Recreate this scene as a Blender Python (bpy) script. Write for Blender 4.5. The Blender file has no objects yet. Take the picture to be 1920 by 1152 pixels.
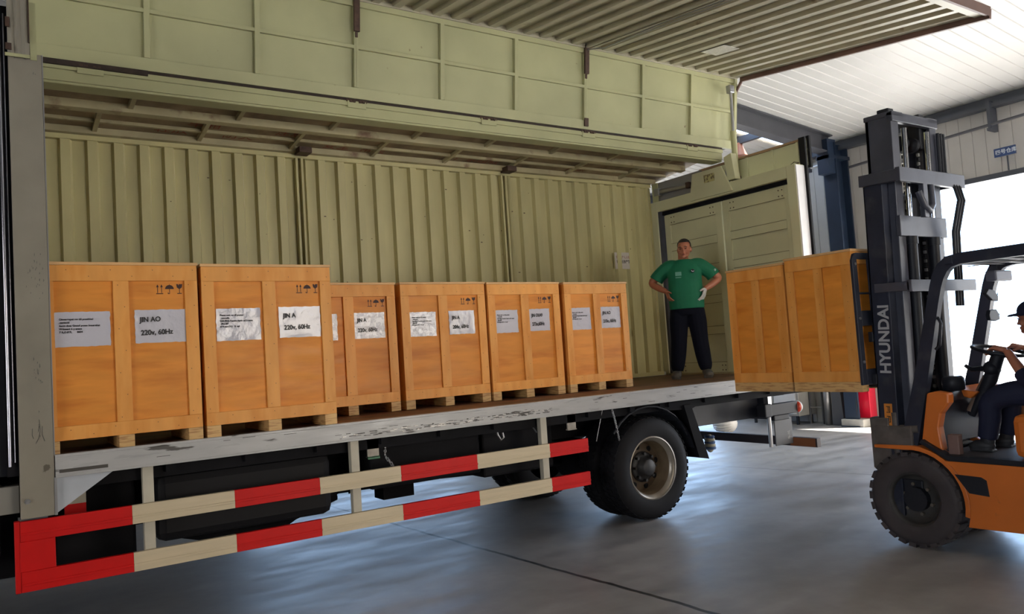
import bpy, bmesh, math, random
from mathutils import Vector, Matrix, Euler
R = random.Random(7)
PI = math.pi
scn = bpy.context.scene
COL = scn.collection

# ------------------------------------------------------------------ camera
cam_d = bpy.data.cameras.new('camera'); cam = bpy.data.objects.new('camera', cam_d); COL.objects.link(cam)
right = Vector((0.83174, -0.55128, -0.06556)); down = Vector((-0.02214, 0.08506, -0.99613)); fwd = Vector((0.55472, 0.82997, 0.05854))
mw = Matrix((right, -down, -fwd)).transposed().to_4x4(); mw.translation = Vector((-0.117, -5.439, 1.65))
cam.matrix_world = mw
cam_d.sensor_width = 36; cam_d.sensor_fit = 'HORIZONTAL'; cam_d.lens = 1464.6 / 1920 * 36
cam_d.clip_start = .05; cam_d.clip_end = 300
scn.camera = cam
# ------------------------------------------------------------------ light
scn.view_settings.view_transform = 'Standard'; scn.view_settings.look = 'None'
scn.view_settings.gamma = 1; scn.view_settings.use_curve_mapping = False
scn.view_settings.exposure = 0.04
wd = bpy.data.worlds.new('world'); scn.world = wd; wd.use_nodes = True
bg = wd.node_tree.nodes['Background']
tcw = wd.node_tree.nodes.new('ShaderNodeTexCoord'); spw = wd.node_tree.nodes.new('ShaderNodeSeparateXYZ'); wd.node_tree.links.new(tcw.outputs['Generated'], spw.inputs[0])
mrw = wd.node_tree.nodes.new('ShaderNodeMapRange'); wd.node_tree.links.new(spw.outputs[1], mrw.inputs[0]); mrw.inputs[1].default_value = -.7; mrw.inputs[2].default_value = .1
mxw = wd.node_tree.nodes.new('ShaderNodeMix'); mxw.data_type = 'RGBA'; wd.node_tree.links.new(mrw.outputs[0], mxw.inputs[0])
mxw.inputs[6].default_value = (1.0, .88, .72, 1); mxw.inputs[7].default_value = (.45, .67, 1.0, 1)   # hazy warm sky to the south, clear blue sky to the north
wd.node_tree.links.new(mxw.outputs[2], bg.inputs[0]); bg.inputs[1].default_value = 7.5
sd = bpy.data.lights.new('sun', 'SUN'); sd.energy = 34; sd.angle = math.radians(1.0); sd.color = (1, .95, .86)
so = bpy.data.objects.new('sun', sd); COL.objects.link(so); so.rotation_euler = (math.radians(28), 0, math.radians(35))
def area(name, loc, rot, sx, sy, power, col=(1, 1, 1)):
    l = bpy.data.lights.new(name, 'AREA'); l.shape = 'RECTANGLE'; l.size = sx; l.size_y = sy; l.energy = power; l.color = col
    o = bpy.data.objects.new(name, l); COL.objects.link(o); o.location = loc; o.rotation_euler = rot
    return o
def portal(name, loc, rot, sx, sy):
    o = area(name, loc, rot, sx, sy, 1); o.data.cycles.is_portal = True; return o
D90 = PI / 2
portal('portal_east', (12.75, -2.0, 1.9), (D90, 0, D90), 7.6, 3.8)
portal('portal_south', (7.75, -12.15, 1.9), (-D90, 0, 0), 6.5, 3.8)
portal('portal_north', (8.0, 14.15, 1.4), (-D90, 0, PI), 6.0, 2.8)
portal('portal_west', (-12.1, -8.0, 2.4), (D90, 0, -D90), 7.0, 4.8)

# ------------------------------------------------------------------ materials
MATS = {}
def P(name, col, rough=.5, metal=0, col2=None, s2=4, lo=.5, hi=.62, var=.0, vs=3, bump=0, bs=40, stretch=(1, 1, 1), coat=0, rvar=0, emit=0, rnd=0, spec=.5):
    if name in MATS: return MATS[name]
    m = bpy.data.materials.new(name); m.use_nodes = True; MATS[name] = m
    nt = m.node_tree; N = nt.nodes; L = nt.links; b = N['Principled BSDF']
    c = (*col, 1); b.inputs['Base Color'].default_value = c; b.inputs['Roughness'].default_value = rough; b.inputs['Metallic'].default_value = metal
    b.inputs['Specular IOR Level'].default_value = spec
    if coat: b.inputs['Coat Weight'].default_value = coat; b.inputs['Coat Roughness'].default_value = .12
    if emit: b.inputs['Emission Color'].default_value = c; b.inputs['Emission Strength'].default_value = emit
    if not (col2 or var or bump or rvar or rnd): return m
    tc = N.new('ShaderNodeTexCoord'); mp = N.new('ShaderNodeMapping'); L.new(tc.outputs['Object'], mp.inputs[0]); mp.inputs['Scale'].default_value = stretch
    oi = N.new('ShaderNodeObjectInfo')
    if rnd:
        ml = N.new('ShaderNodeVectorMath'); ml.operation = 'SCALE'; ml.inputs[0].default_value = (7, 3, 5); L.new(oi.outputs['Random'], ml.inputs['Scale']); L.new(ml.outputs[0], mp.inputs['Location'])
    src = None
    def noise(sc, det=4):
        n = N.new('ShaderNodeTexNoise'); n.inputs['Scale'].default_value = sc; n.inputs['Detail'].default_value = det; L.new(mp.outputs[0], n.inputs['Vector']); return n
    if var:
        n = noise(vs); r = N.new('ShaderNodeMapRange'); L.new(n.outputs[0], r.inputs[0]); r.inputs[1].default_value = .25; r.inputs[2].default_value = .75
        r.inputs[3].default_value = 1 - var; r.inputs[4].default_value = 1 + var
        mx = N.new('ShaderNodeVectorMath'); mx.operation = 'SCALE'; mx.inputs[0].default_value = col; L.new(r.outputs[0], mx.inputs['Scale']); src = mx.outputs[0]
    if col2:
        n = noise(s2, 8); r = N.new('ShaderNodeMapRange'); L.new(n.outputs[0], r.inputs[0]); r.inputs[1].default_value = lo; r.inputs[2].default_value = hi
        mx = N.new('ShaderNodeMix'); mx.data_type = 'RGBA'; L.new(r.outputs[0], mx.inputs[0]); mx.inputs[6].default_value = c; mx.inputs[7].default_value = (*col2, 1)
        if src: L.new(src, mx.inputs[6])
        src = mx.outputs[2]
    if rnd:
        r = N.new('ShaderNodeMapRange'); L.new(oi.outputs['Random'], r.inputs[0]); r.inputs[3].default_value = 1 - rnd; r.inputs[4].default_value = 1 + rnd
        mx = N.new('ShaderNodeVectorMath'); mx.operation = 'SCALE'; L.new(r.outputs[0], mx.inputs['Scale'])
        if src: L.new(src, mx.inputs[0])
        else: mx.inputs[0].default_value = col
        src = mx.outputs[0]
    if src: L.new(src, b.inputs['Base Color'])
    if rvar:
        n = noise(vs * 1.7); r = N.new('ShaderNodeMapRange'); L.new(n.outputs[0], r.inputs[0]); r.inputs[1].default_value = .3; r.inputs[2].default_value = .7
        r.inputs[3].default_value = max(.02, rough - rvar); r.inputs[4].default_value = min(1, rough + rvar); L.new(r.outputs[0], b.inputs['Roughness'])
    if bump:
        n = noise(bs); bp = N.new('ShaderNodeBump'); bp.inputs['Strength'].default_value = bump; bp.inputs['Distance'].default_value = .01
        L.new(n.outputs[0], bp.inputs['Height']); L.new(bp.outputs[0], b.inputs['Normal'])
        if coat: L.new(bp.outputs[0], b.inputs['Coat Normal'])
    return m
cream = P('cream_paint', (.40, .395, .215), .5, var=.10, vs=2, col2=(.15, .09, .045), s2=9, lo=.72, hi=.78)
door_m = P('lit_cream_paint', (.56, .55, .35), .5, var=.08, vs=2, col2=(.2, .15, .09), s2=9, lo=.74, hi=.8)  # light on the rear end put into a paler copy of the cream
cream_wall = P('cream_wall_paint', (.50, .45, .225), .45, var=.14, vs=3, col2=(.20, .14, .07), s2=7, lo=.70, hi=.82, stretch=(1, 1, .35))
cream_old = P('aged_cream_paint', (.38, .33, .19), .55, var=.25, vs=3, col2=(.16, .09, .05), s2=5, lo=.6, hi=.75)
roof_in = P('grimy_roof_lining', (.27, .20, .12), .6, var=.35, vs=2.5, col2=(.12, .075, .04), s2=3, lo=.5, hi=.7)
wing_in = P('wing_lining', (.40, .37, .27), .42, var=.1, vs=3, col2=(.22, .17, .11), s2=6, lo=.66, hi=.78)
wing_edge = P('wing_edge_brown', (.12, .06, .045), .5, var=.3)
pillar_m = P('pillar_paint', (.25, .225, .18), .42, var=.12, vs=4, col2=(.10, .085, .06), s2=11, lo=.69, hi=.72)
rail_m = P('rail_paint', (.40, .40, .40), .36, var=.12, vs=5, col2=(.07, .065, .06), s2=6, lo=.62, hi=.66, stretch=(.5, 1, 3), rvar=.15)
white_m = P('white_paint', (.72, .72, .74), .4, var=.06, vs=5)
deck_m = P('bed_boards', (.16, .075, .04), .55, var=.3, vs=4, col2=(.07, .04, .03), s2=3, stretch=(.3, 2, 1))
red_m = P('red_paint', (.56, .003, .003), .5, spec=.25, var=.08, vs=6)
gcream = P('guard_cream', (.56, .47, .32), .5, var=.08, vs=8, stretch=(.3, 1, 4))
gpost = P('guard_post_cream', (.45, .42, .34), .5, var=.15, vs=6)
blk = P('chassis_black', (.007, .007, .009), .75, var=.3, spec=.15)
blk2 = P('satin_black', (.014, .015, .02), .5, spec=.3)
rubber = P('rubber', (.008, .008, .010), .7, spec=.2, var=.2, vs=10)
rubber_d = P('dusty_rubber', (.045, .036, .036), .7, var=.25, vs=8)
rustm = P('rust_dark', (.06, .03, .018), .7, var=.4, vs=20)
rim_m = P('rim_silver', (.30, .27, .23), .35, .6, var=.2, vs=6)
rim_in = P('rim_inner_tan', (.16, .115, .07), .5, .3, var=.3, vs=8)
hub_m = P('hub_dark', (.03, .03, .033), .5, .3)
steel = P('steel', (.35, .35, .36), .35, .8, var=.1)
chrome = P('chrome', (.8, .82, .85), .12, 1)
ply = P('crate_plywood', (.76, .285, .04), .45, spec=.3, col2=(.62, .195, .022), s2=2.6, lo=.5, hi=.72, var=.12, vs=3, stretch=(.9, 1, 5), rnd=.06, rvar=.08)
batten = P('crate_batten', (.80, .36, .085), .45, spec=.3, col2=(.70, .27, .045), s2=3, lo=.45, hi=.7, var=.08, vs=4, stretch=(3, 3, .7), rnd=.06)
lidm = P('crate_lid', (.68, .40, .17), .5, var=.12, vs=6, stretch=(.4, 2, 6), rnd=.05)
footm = P('crate_foot_timber', (.62, .39, .16), .55, col2=(.42, .22, .08), s2=9, lo=.5, hi=.62, stretch=(1, 1, 9), rnd=.1)
nailm = P('nail_head', (.10, .045, .02), .5)
paper = P('paper_in_film', (.56, .55, .62), .35, bump=.55, bs=13, coat=1.0)
film = P('crinkled_glare_film', (.66, .66, .72), .2, bump=1.0, bs=26, coat=1.0, col2=(.9, .9, .95), s2=20, lo=.5, hi=.55)  # near-white patches paint glare into the film colour
inkm = P('black_ink', (.012, .010, .012), .5)
stencil = P('stencil_ink', (.04, .010, .008), .6)
orange = P('forklift_orange', (.62, .155, .02), .42, var=.12, vs=3, col2=(.25, .09, .03), s2=9, lo=.68, hi=.8)
navy = P('mast_dark', (.020, .024, .040), .5, spec=.3, var=.3, vs=5, col2=(.05, .05, .06), s2=6, lo=.55, hi=.75)
navy2 = P('mast_grey', (.055, .058, .078), .4, var=.25, vs=6)
matgrey = P('floor_mat_grey', (.09, .08, .08), .7, var=.2)
skin = P('skin', (.42, .155, .085), .45, var=.06, vs=20)
shirt_m = P('green_shirt', (.0, .135, .062), .75, var=.08, vs=9, bump=.1, bs=14)
trouser = P('dark_trousers', (.005, .006, .012), .9, spec=.15, bump=.15, bs=12)
hair = P('black_hair', (.008, .006, .006), .5, bump=.3, bs=120)
shoe = P('grey_shoe', (.075, .07, .06), .8)
glove = P('white_glove', (.5, .5, .48), .8)
capm = P('navy_cap', (.008, .011, .035), .8)
eyem = P('eye_dark', (.02, .012, .01), .3)
lipm = P('lips', (.20, .05, .035), .5)
blue_m = P('column_blue', (.012, .022, .045), .4, var=.15, vs=3)
grey_beam = P('beam_grey', (.06, .06, .07), .5, var=.15, vs=3)
eave_m = P('eave_dark', (.05, .055, .07), .5)
wall_dim = P('low_bounce_wall', (.13, .125, .12), .8, var=.15, vs=2)  # out-of-view walls coloured dark to cut the bounced light
wall_m = P('wall_panel', (.42, .40, .38), .5, var=.08, vs=2)
ceil_m = P('ceiling_sheet', (.56, .55, .53), .42, var=.06, vs=1.2)
redbox = P('extinguisher_red', (.6, .01, .04), .35)
conc = P('concrete_block', (.34, .33, .31), .8, var=.12, vs=8)
cab_grey = P('cabinet_grey', (.34, .33, .31), .6, var=.1)
apron = P('outdoor_concrete', (.55, .53, .50), .9, var=.1, vs=.6)

# ------------------------------------------------------------------ mesh builder
class MB:
    def __init__(s): s.v = []; s.f = []; s.m = []; s.s = []
    def add(s, vs, fs, m=0, smooth=False):
        k = len(s.v); s.v += [tuple(v) for v in vs]
        for f in fs: s.f.append([k + i for i in f]); s.m.append(m); s.s.append(smooth)
        return s
    def box(s, x0, x1, y0, y1, z0, z1, m=0, T=None):
        vs = [Vector((x, y, z)) for x in (x0, x1) for y in (y0, y1) for z in (z0, z1)]
        if T: vs = [T @ v for v in vs]
        return s.add(vs, [(0, 1, 3, 2), (4, 6, 7, 5), (0, 4, 5, 1), (2, 3, 7, 6), (0, 2, 6, 4), (1, 5, 7, 3)], m)
    def bar(s, p0, p1, w, h, m=0, up=(0, 0, 1)):
        p0 = Vector(p0); p1 = Vector(p1); d = (p1 - p0).normalized(); u = Vector(up)
        if abs(d.dot(u)) > .98: u = Vector((1, 0, 0))
        a = d.cross(u).normalized() * w / 2; b = a.cross(d).normalized() * h / 2
        vs = [p + i * a + j * b for p in (p0, p1) for i, j in ((-1, -1), (1, -1), (1, 1), (-1, 1))]
        return s.add(vs, [(0, 1, 2, 3), (7, 6, 5, 4), (0, 4, 5, 1), (1, 5, 6, 2), (2, 6, 7, 3), (3, 7, 4, 0)], m)
    def prism(s, pts, ax, a0, a1, m=0):
        n = len(pts); vs = []
        for a in (a0, a1):
            for p, q in pts:
                vs.append({0: (a, p, q), 1: (p, a, q), 2: (p, q, a)}[ax])
        fs = [list(range(n)), list(range(2 * n - 1, n - 1, -1))] + [(i, (i + 1) % n, (i + 1) % n + n, i + n) for i in range(n)]
        return s.add(vs, fs, m)
    def tube(s, pts, r, n=10, m=0, closed=False, caps=True):
        pts = [Vector(p) for p in pts]; k = len(pts); rs = r if isinstance(r, (list, tuple)) else [r] * k
        vs = []; prev = None
        for i, p in enumerate(pts):
            if closed: d = pts[(i + 1) % k] - pts[i - 1]
            else: d = pts[min(i + 1, k - 1)] - pts[max(i - 1, 0)]
            d.normalize()
            if prev is None:
                u = Vector((0, 0, 1)) if abs(d.z) < .9 else Vector((1, 0, 0)); a = d.cross(u).normalized()
            else: a = (prev - d * prev.dot(d)).normalized()
            prev = a; b = d.cross(a)
            for j in range(n):
                t = 2 * PI * j / n; vs.append(p + (a * math.cos(t) + b * math.sin(t)) * rs[i])
        fs = []
        for i in range(k if closed else k - 1):
            i2 = (i + 1) % k
            for j in range(n): j2 = (j + 1) % n; fs.append((i * n + j, i * n + j2, i2 * n + j2, i2 * n + j))
        s.add(vs, fs, m, True)
        if caps and not closed:
            s.add(vs[:n], [list(range(n))[::-1]], m); s.add(vs[-n:], [list(range(n))], m)
        return s
    def cyl(s, p0, p1, r, n=20, m=0, r1=None): return s.tube([p0, p1], [r, r if r1 is None else r1], n, m)
    def lathe(s, prof, c, ax, n=40, m=0, sgn=1, smooth=True):
        # prof: (radius, offset along axis)
        c = Vector(c); vs = []; k = len(prof)
        e = {0: (Vector((1, 0, 0)), Vector((0, 1, 0)), Vector((0, 0, 1))), 1: (Vector((0, 1, 0)), Vector((1, 0, 0)), Vector((0, 0, 1))), 2: (Vector((0, 0, 1)), Vector((1, 0, 0)), Vector((0, 1, 0)))}[ax]
        for r, o in prof:
            for j in range(n):
                t = 2 * PI * j / n; vs.append(c + e[0] * o * sgn + (e[1] * math.cos(t) + e[2] * math.sin(t)) * r)
        fs = [(i * n + j, i * n + (j + 1) % n, (i + 1) * n + (j + 1) % n, (i + 1) * n + j) for i in range(k - 1) for j in range(n)]
        return s.add(vs, fs, m, smooth)
    def ell(s, c, r, m=0, n=16, rot=None):
        c = Vector(c); r = (r, r, r) if not isinstance(r, (tuple, list)) else r; vs = []; h = n // 2
        for i in range(h + 1):
            a = PI * i / h
            for j in range(n):
                t = 2 * PI * j / n; q = Vector((r[0] * math.sin(a) * math.cos(t), r[1] * math.sin(a) * math.sin(t), r[2] * math.cos(a)))
                if rot: q = rot @ q
                vs.append(c + q)
        fs = [(i * n + j, (i + 1) * n + j, (i + 1) * n + (j + 1) % n, i * n + (j + 1) % n) for i in range(h) for j in range(n)]
        return s.add(vs, fs, m, True)
    def build(s, name, mats, parent=None, bevel=0, sub=0):
        me = bpy.data.meshes.new(name); me.from_pydata(s.v, [], s.f)
        if not isinstance(mats, (list, tuple)): mats = [mats]
        for m in mats: me.materials.append(m)
        for p, mi, sm in zip(me.polygons, s.m, s.s): p.material_index = mi; p.use_smooth = sm
        bm = bmesh.new(); bm.from_mesh(me)
        bmesh.ops.recalc_face_normals(bm, faces=bm.faces); bm.to_mesh(me); bm.free(); me.update()
        o = bpy.data.objects.new(name, me); COL.objects.link(o)
        if parent: attach(o, parent)
        if bevel:
            b = o.modifiers.new('bevel', 'BEVEL'); b.width = bevel; b.segments = 2; b.limit_method = 'ANGLE'; b.angle_limit = math.radians(50)
        return o
def tag(o, label=None, cat=None, group=None, kind=None):
    if label: o['label'] = label
    if cat: o['category'] = cat
    if group: o['group'] = group
    if kind: o['kind'] = kind
    return o
def thing(name, label, cat, loc=(0, 0, 0), group=None, local=False):
    o = bpy.data.objects.new(name, None); COL.objects.link(o); o.location = loc; o.empty_display_size = .1
    if local: LOCAL.add(o.name)
    return tag(o, label, cat, group)
LOCAL = set()
def attach(o, parent):
    o.parent = parent
    if parent.type == 'EMPTY' and parent.name not in LOCAL: o.location = -parent.location
def struct(o): o['kind'] = 'structure'; return o
def copy_tree(o, parent=None):
    c = o.copy(); COL.objects.link(c); c.parent = parent
    if o.name in LOCAL: LOCAL.add(c.name)
    for ch in list(o.children): copy_tree(ch, c)
    return c
def text_mesh(name, txt, size, mat, parent, M, ext=.0006, bold=0, align='LEFT', spacing=1.0, sx=1.0):
    cu = bpy.data.curves.new(name, 'FONT'); cu.body = txt; cu.size = size; cu.extrude = ext; cu.align_x = align; cu.offset = bold; cu.space_line = spacing
    cu.resolution_u = 4
    t = bpy.data.objects.new(name, cu); COL.objects.link(t); bpy.context.view_layer.update()
    me = bpy.data.meshes.new_from_object(t.evaluated_get(bpy.context.evaluated_depsgraph_get()))
    bpy.data.objects.remove(t); bpy.data.curves.remove(cu)
    if sx != 1: me.transform(Matrix.Diagonal((sx, 1, 1, 1)))
    me.transform(M); me.materials.clear(); me.materials.append(mat)
    o = bpy.data.objects.new(name, me); COL.objects.link(o); attach(o, parent); return o
def frameM(o, xd, yd):
    x = Vector(xd).normalized(); y = Vector(yd).normalized(); z = x.cross(y)
    M = Matrix((x, y, z)).transposed().to_4x4(); M.translation = Vector(o); return M

# ================================================================== building
XW = 12.62
def build_floor():
    m = bpy.data.materials.new('concrete_floor'); m.use_nodes = True; nt = m.node_tree; N = nt.nodes; L = nt.links; b = N['Principled BSDF']
    geo = N.new('ShaderNodeNewGeometry'); sep = N.new('ShaderNodeSeparateXYZ'); L.new(geo.outputs['Position'], sep.inputs[0])
    def noise(s, d=5, vec=None):
        n = N.new('ShaderNodeTexNoise'); n.inputs['Scale'].default_value = s; n.inputs['Detail'].default_value = d; L.new(vec or geo.outputs['Position'], n.inputs['Vector']); return n.outputs[0]
    def mr(v, a, c_, d, e):
        r = N.new('ShaderNodeMapRange'); L.new(v, r.inputs[0]); r.inputs[1].default_value = a; r.inputs[2].default_value = c_; r.inputs[3].default_value = d; r.inputs[4].default_value = e; return r.outputs[0]
    def mth(op, a, b_=None):
        n = N.new('ShaderNodeMath'); n.operation = op
        for i, q in enumerate((a, b_)):
            if q is None: continue
            if isinstance(q, (int, float)): n.inputs[i].default_value = q
            else: L.new(q, n.inputs[i])
        return n.outputs[0]
    mp = N.new('ShaderNodeMapping'); L.new(geo.outputs['Position'], mp.inputs[0]); mp.inputs['Scale'].default_value = (.5, 1.6, 1); mp.inputs['Rotation'].default_value = (0, 0, .5)
    n1 = noise(.7); n2 = noise(6, 8); n3 = noise(2.2, 6, mp.outputs[0])
    v = mth('MULTIPLY', mr(n1, .3, .7, .75, 1.15), mr(n2, .25, .75, .9, 1.08)); v = mth('MULTIPLY', v, mr(n3, .35, .65, .8, 1.12))
    wob = mth('MULTIPLY', mth('SUBTRACT', noise(3, 6), .5), .06)
    def joint(a, b_, off, w):   # line a*x+b*y=off
        s_ = mth('ADD', mth('MULTIPLY', sep.outputs[0], a), mth('MULTIPLY', sep.outputs[1], b_)); s_ = mth('ADD', s_, wob)
        return mr(mth('ABSOLUTE', mth('SUBTRACT', s_, off)), w, w * 1.6, .10, 1.0)
    for j in (joint(.998, .062, 3.345, .014), joint(.975, .22, 7.93, .006), joint(.998, .062, -1.5, .009), joint(.05, .998, 6.2, .008), joint(.05, .998, -7, .008)): v = mth('MULTIPLY', v, j)
    sc = N.new('ShaderNodeVectorMath'); sc.operation = 'SCALE'; sc.inputs[0].default_value = (.27, .26, .255); L.new(v, sc.inputs['Scale']); L.new(sc.outputs[0], b.inputs['Base Color'])
    L.new(mr(n3, .3, .7, .36, .56), b.inputs['Roughness'])
    bp = N.new('ShaderNodeBump'); bp.inputs['Strength'].default_value = .25; bp.inputs['Distance'].default_value = .006; L.new(noise(9, 8), bp.inputs['Height']); L.new(bp.outputs[0], b.inputs['Normal'])
    struct(MB().box(-12, XW + .3, -12.3, 14.3, -.2, 0).build('floor', m))
build_floor()
g = MB().box(-60, -12, -12.3, 14.3, -.3, -.02).box(-60, 90, -90, -12.3, -.3, -.02).box(-60, 90, 14.3, 90, -.3, -.02).box(XW + .3, 90, -12.3, 14.3, -.3, -.02)
struct(g.build('ground', apron))

SL = .105
def zc(x): return 5.05 + (XW - x) * SL
def build_ceiling():
    g = MB(); x0 = -12; x1 = XW + .2
    strips = []; holes = [(3.05, 3.62)]
    y = -12.2
    prof = []
    while y < 14.2:
        inh = any(a < y + .095 < b for a, b in holes)
        if not inh:
            pr = [(y, 0), (y + .165, 0), (y + .172, .012), (y + .183, .012), (y + .19, 0)]
            n = len(pr); vs = [(x, py, zc(x) + pz) for x in (x0, x1) for py, pz in pr]
            g.add(vs, [(i, i + 1, n + i + 1, n + i) for i in range(n - 1)])
            vs = [(x, py, zc(x) + .06) for x in (x0, x1) for py in (y, y + .19)]
            g.add(vs, [(0, 1, 3, 2)])
        else:
            for xa, xb in ((x0, 9.6), (12.2, x1)):
                g.add([(x, py, zc(x) + q) for q in (0, .06) for x in (xa, xb) for py in (y, y + .19)], [(0, 1, 3, 2), (4, 5, 7, 6)])
        y += .19
    struct(g.build('ceiling', ceil_m))
    s = MB()
    for yy in range(-12, 14):
        for xx in (9.9, 11.4, 8.4): s.ell((xx + .03 * R.random(), yy + .3, zc(xx) - .002), .008, 0, 8); s.ell((xx, yy + .87, zc(xx) - .002), .008, 0, 8)
build_ceiling()
# wall with door opening: x = XW
def panel_wall(name, x, spans, xdir=1):
    g = MB()
    for (ya, yb, za, zb) in spans:
        y = ya
        while y < yb - 1e-6:
            y2 = min(y + .19, yb)
            g.box(x, x + .06, y, y2 - .012, za, zb); g.box(x + .008, x + .055, y2 - .012, y2, za, zb); y = y2
    return struct(g.build(name, wall_m))
panel_wall('wall_right', XW, [(-12.1, -5.8, 0, 5.05), (-5.8, 1.77, 3.84, 5.05), (1.77, 6.0, 0, 5.05), (6, 10, 3.9, 5.05), (10, 14.1, 0, 5.05)])
g = MB(); g.box(-12, 4.5, -12.2, -12.05, 0, 7.7).box(11, XW, -12.2, -12.05, 0, 6.0).box(4.5, 11, -12.2, -12.05, 3.8, 7.0); struct(g.build('wall_front', wall_dim))
g = MB(); g.box(-12, 5, 14.05, 14.2, 0, 7.7).box(11, XW, 14.05, 14.2, 0, 6).box(5, 11, 14.05, 14.2, 2.8, 7.0); struct(g.build('wall_back', wall_dim))
struct(MB().box(-12.15, -12, -12.2, -11.5, 0, 7.7).box(-12.15, -12, -11.5, -4.5, 4.8, 7.7).box(-12.15, -12, -4.5, 14.2, 0, 7.7).build('wall_left', wall_dim))
# trims
g = MB(); g.box(XW - .16, XW - .02, -12, 14, 4.86, 4.93).box(XW - .06, XW, -12, 14, 4.93, 5.04); struct(g.build('trim_1', eave_m))
g = MB(); g.box(XW - .05, XW + .02, -5.9, 1.85, 3.80, 3.88).box(XW - .05, XW + .1, 1.77, 1.84, 0, 3.84); struct(g.build('trim_2', eave_m))
def rafter(name, y, w=.2):
    g = MB()
    for xa, xb in ((-12, 12.2),):
        for dz0, dz1, hw in ((-.34, -.32, w / 2), (-.03, -.01, w / 2), (-.32, -.03, .012)):
            vs = [(x, y + s_ * hw, zc(x) + dz) for x in (xa, xb) for s_ in (-1, 1) for dz in (dz0, dz1)]
            g.add(vs, [(0, 1, 3, 2), (4, 6, 7, 5), (0, 4, 5, 1), (2, 3, 7, 6), (0, 2, 6, 4), (1, 5, 7, 3)])
    struct(g.build(name, grey_beam))
rafter('trim_3', 2.66); rafter('trim_4', -4.6); rafter('trim_5', 9.8)
def column(name, y):
    g = MB(); g.box(12.18, 12.21, y - .13, y + .13, 0, 4.95).box(12.52, 12.55, y - .13, y + .13, 0, 4.95).box(12.21, 12.52, y - .012, y + .012, 0, 4.95)
    g.box(12.1, 12.6, y - .17, y + .17, 0, .02); g.box(12.0, 12.6, y - .13, y + .13, 4.66, 4.72).box(12.0, 12.24, y - .11, y + .11, 4.4, 5.0)
    struct(g.build(name, blue_m))
column('trim_6', 2.66); column('trim_7', 9.8)
g = MB()
for xx in (11.0, 9.0): g.box(xx - .04, xx + .04, 2.8, 9.7, zc(xx) - .14, zc(xx) - .02)
struct(g.build('trim_8', eave_m))
# pipes and sign on right wall
p = thing('wall_pipe', 'thin grey conduit pipe running along the panelled wall above the door', 'pipe', (12.4, 0, 4.6))
MB().cyl((12.42, -3.5, 4.74), (12.42, 2.45, 4.5), .022, 10).build('pipe', grey_beam, p)
g = MB(); g.box(12.36, 12.6, .08, .13, 4.5, 4.54).box(12.4, 12.6, .08, .13, 4.54, 4.95); g.build('bracket', eave_m, p)
p = thing('wall_sign', 'small blue sign with white characters above the doorway', 'sign', (12.5, 0, 4.1))
MB().box(12.50, 12.52, -.17, .13, 4.10, 4.23).build('sign_board', P('sign_blue', (.03, .06, .16), .4), p, .003)
text_mesh('sign_text', '\u56db\u53f7\u4ed3\u5e93', .075, P('sign_white', (.6, .65, .7), .5), p, frameM((12.497, .11, 4.14), (0, -1, 0), (0, 0, 1)), bold=.001)
MB().cyl((12.55, -.03, 3.88), (12.55, -.03, 4.1), .012, 8).build('post', eave_m, p)
# ladder frame beyond the truck, wall lamp
p = thing('pipe_rack', 'thin pale metal rack rungs against wall behind blue column', 'rack', (12.3, 3.1, 0))
for yy in (3.34, 3.6): MB().cyl((12.35, yy, 0), (12.35, yy, 3.75), .018, 10).build('post', grey_beam, p)
for k in range(12): MB().cyl((12.35, 3.34, .3 + .3 * k), (12.35, 3.6, .3 + .3 * k), .012, 8).build('rung', steel, p)
p = thing('floodlight', 'small floodlight on short arm beside top of blue column', 'lamp', (12.1, 3.0, 4.6))
MB().box(12.0, 12.1, 2.95, 3.2, 4.5, 4.62).build('lamp_head', navy2, p, .01); MB().cyl((12.12, 2.8, 4.6), (12.05, 3.0, 4.57), .02, 8).build('arm', white_m, p)
p = thing('bay_lamp', 'brown bell shaped hanging lamp seen behind the open wing', 'lamp', (11.2, 3.45, 4.9))
MB().lathe([(.0, .12), (.05, .12), (.07, .02), (.12, -.1), (.14, -.14), (.12, -.14), (0, -.08)], (11.0, 3.6, 4.98), 2, 20).build('shade', P('lamp_brown', (.20, .08, .05), .5), p)
MB().cyl((11.0, 3.6, 5.08), (11.0, 3.6, 5.16), .012, 8).build('stem', blk2, p)
# things along the wall
p = thing('fire_extinguisher', 'red fire extinguisher with white label on concrete plinth by wall', 'fire extinguisher', (12.3, 2.62, .13))
g = MB(); g.lathe([(0, 0), (.06, 0), (.065, .01), (.065, .4), (.05, .45), (.02, .48), (.02, .52), (0, .52)], (12.26, 2.64, .13), 2, 20); g.build('body', redbox, p)
MB().lathe([(.0662, .17), (.0662, .28)], (12.26, 2.64, .13), 2, 20).build('sticker', white_m, p)
MB().box(12.23, 12.29, 2.58, 2.70, .65, .69).build('handle', blk2, p)
MB().tube([(12.26, 2.6, .66), (12.20, 2.54, .6), (12.18, 2.56, .4), (12.19, 2.57, .2)], .012, 8).build('hose', blk2, p)
tag(MB().box(12.40, 12.6, 2.45, 2.78, .13, .72).build('extinguisher_cabinet', redbox, None, .008), 'red metal extinguisher cabinet against wall beside blue column', 'cabinet')
tag(MB().box(12.12, 12.6, 2.42, 2.84, 0, .13).build('concrete_plinth', conc, None, .01), 'low pale concrete plinth under the red extinguisher', 'plinth')
tag(MB().prism([(2.86, .0), (3.1, .0), (3.05, .95), (2.92, .95)], 0, 12.25, 12.6).build('grey_pedestal', grey_beam, None, .01), 'dark grey tapered pedestal between the red cabinet and pale machine', 'pedestal')
p = thing('floor_cabinet', 'pale grey low cabinet on short legs behind the truck tail', 'cabinet', (12.2, 4.1, 0))
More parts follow.
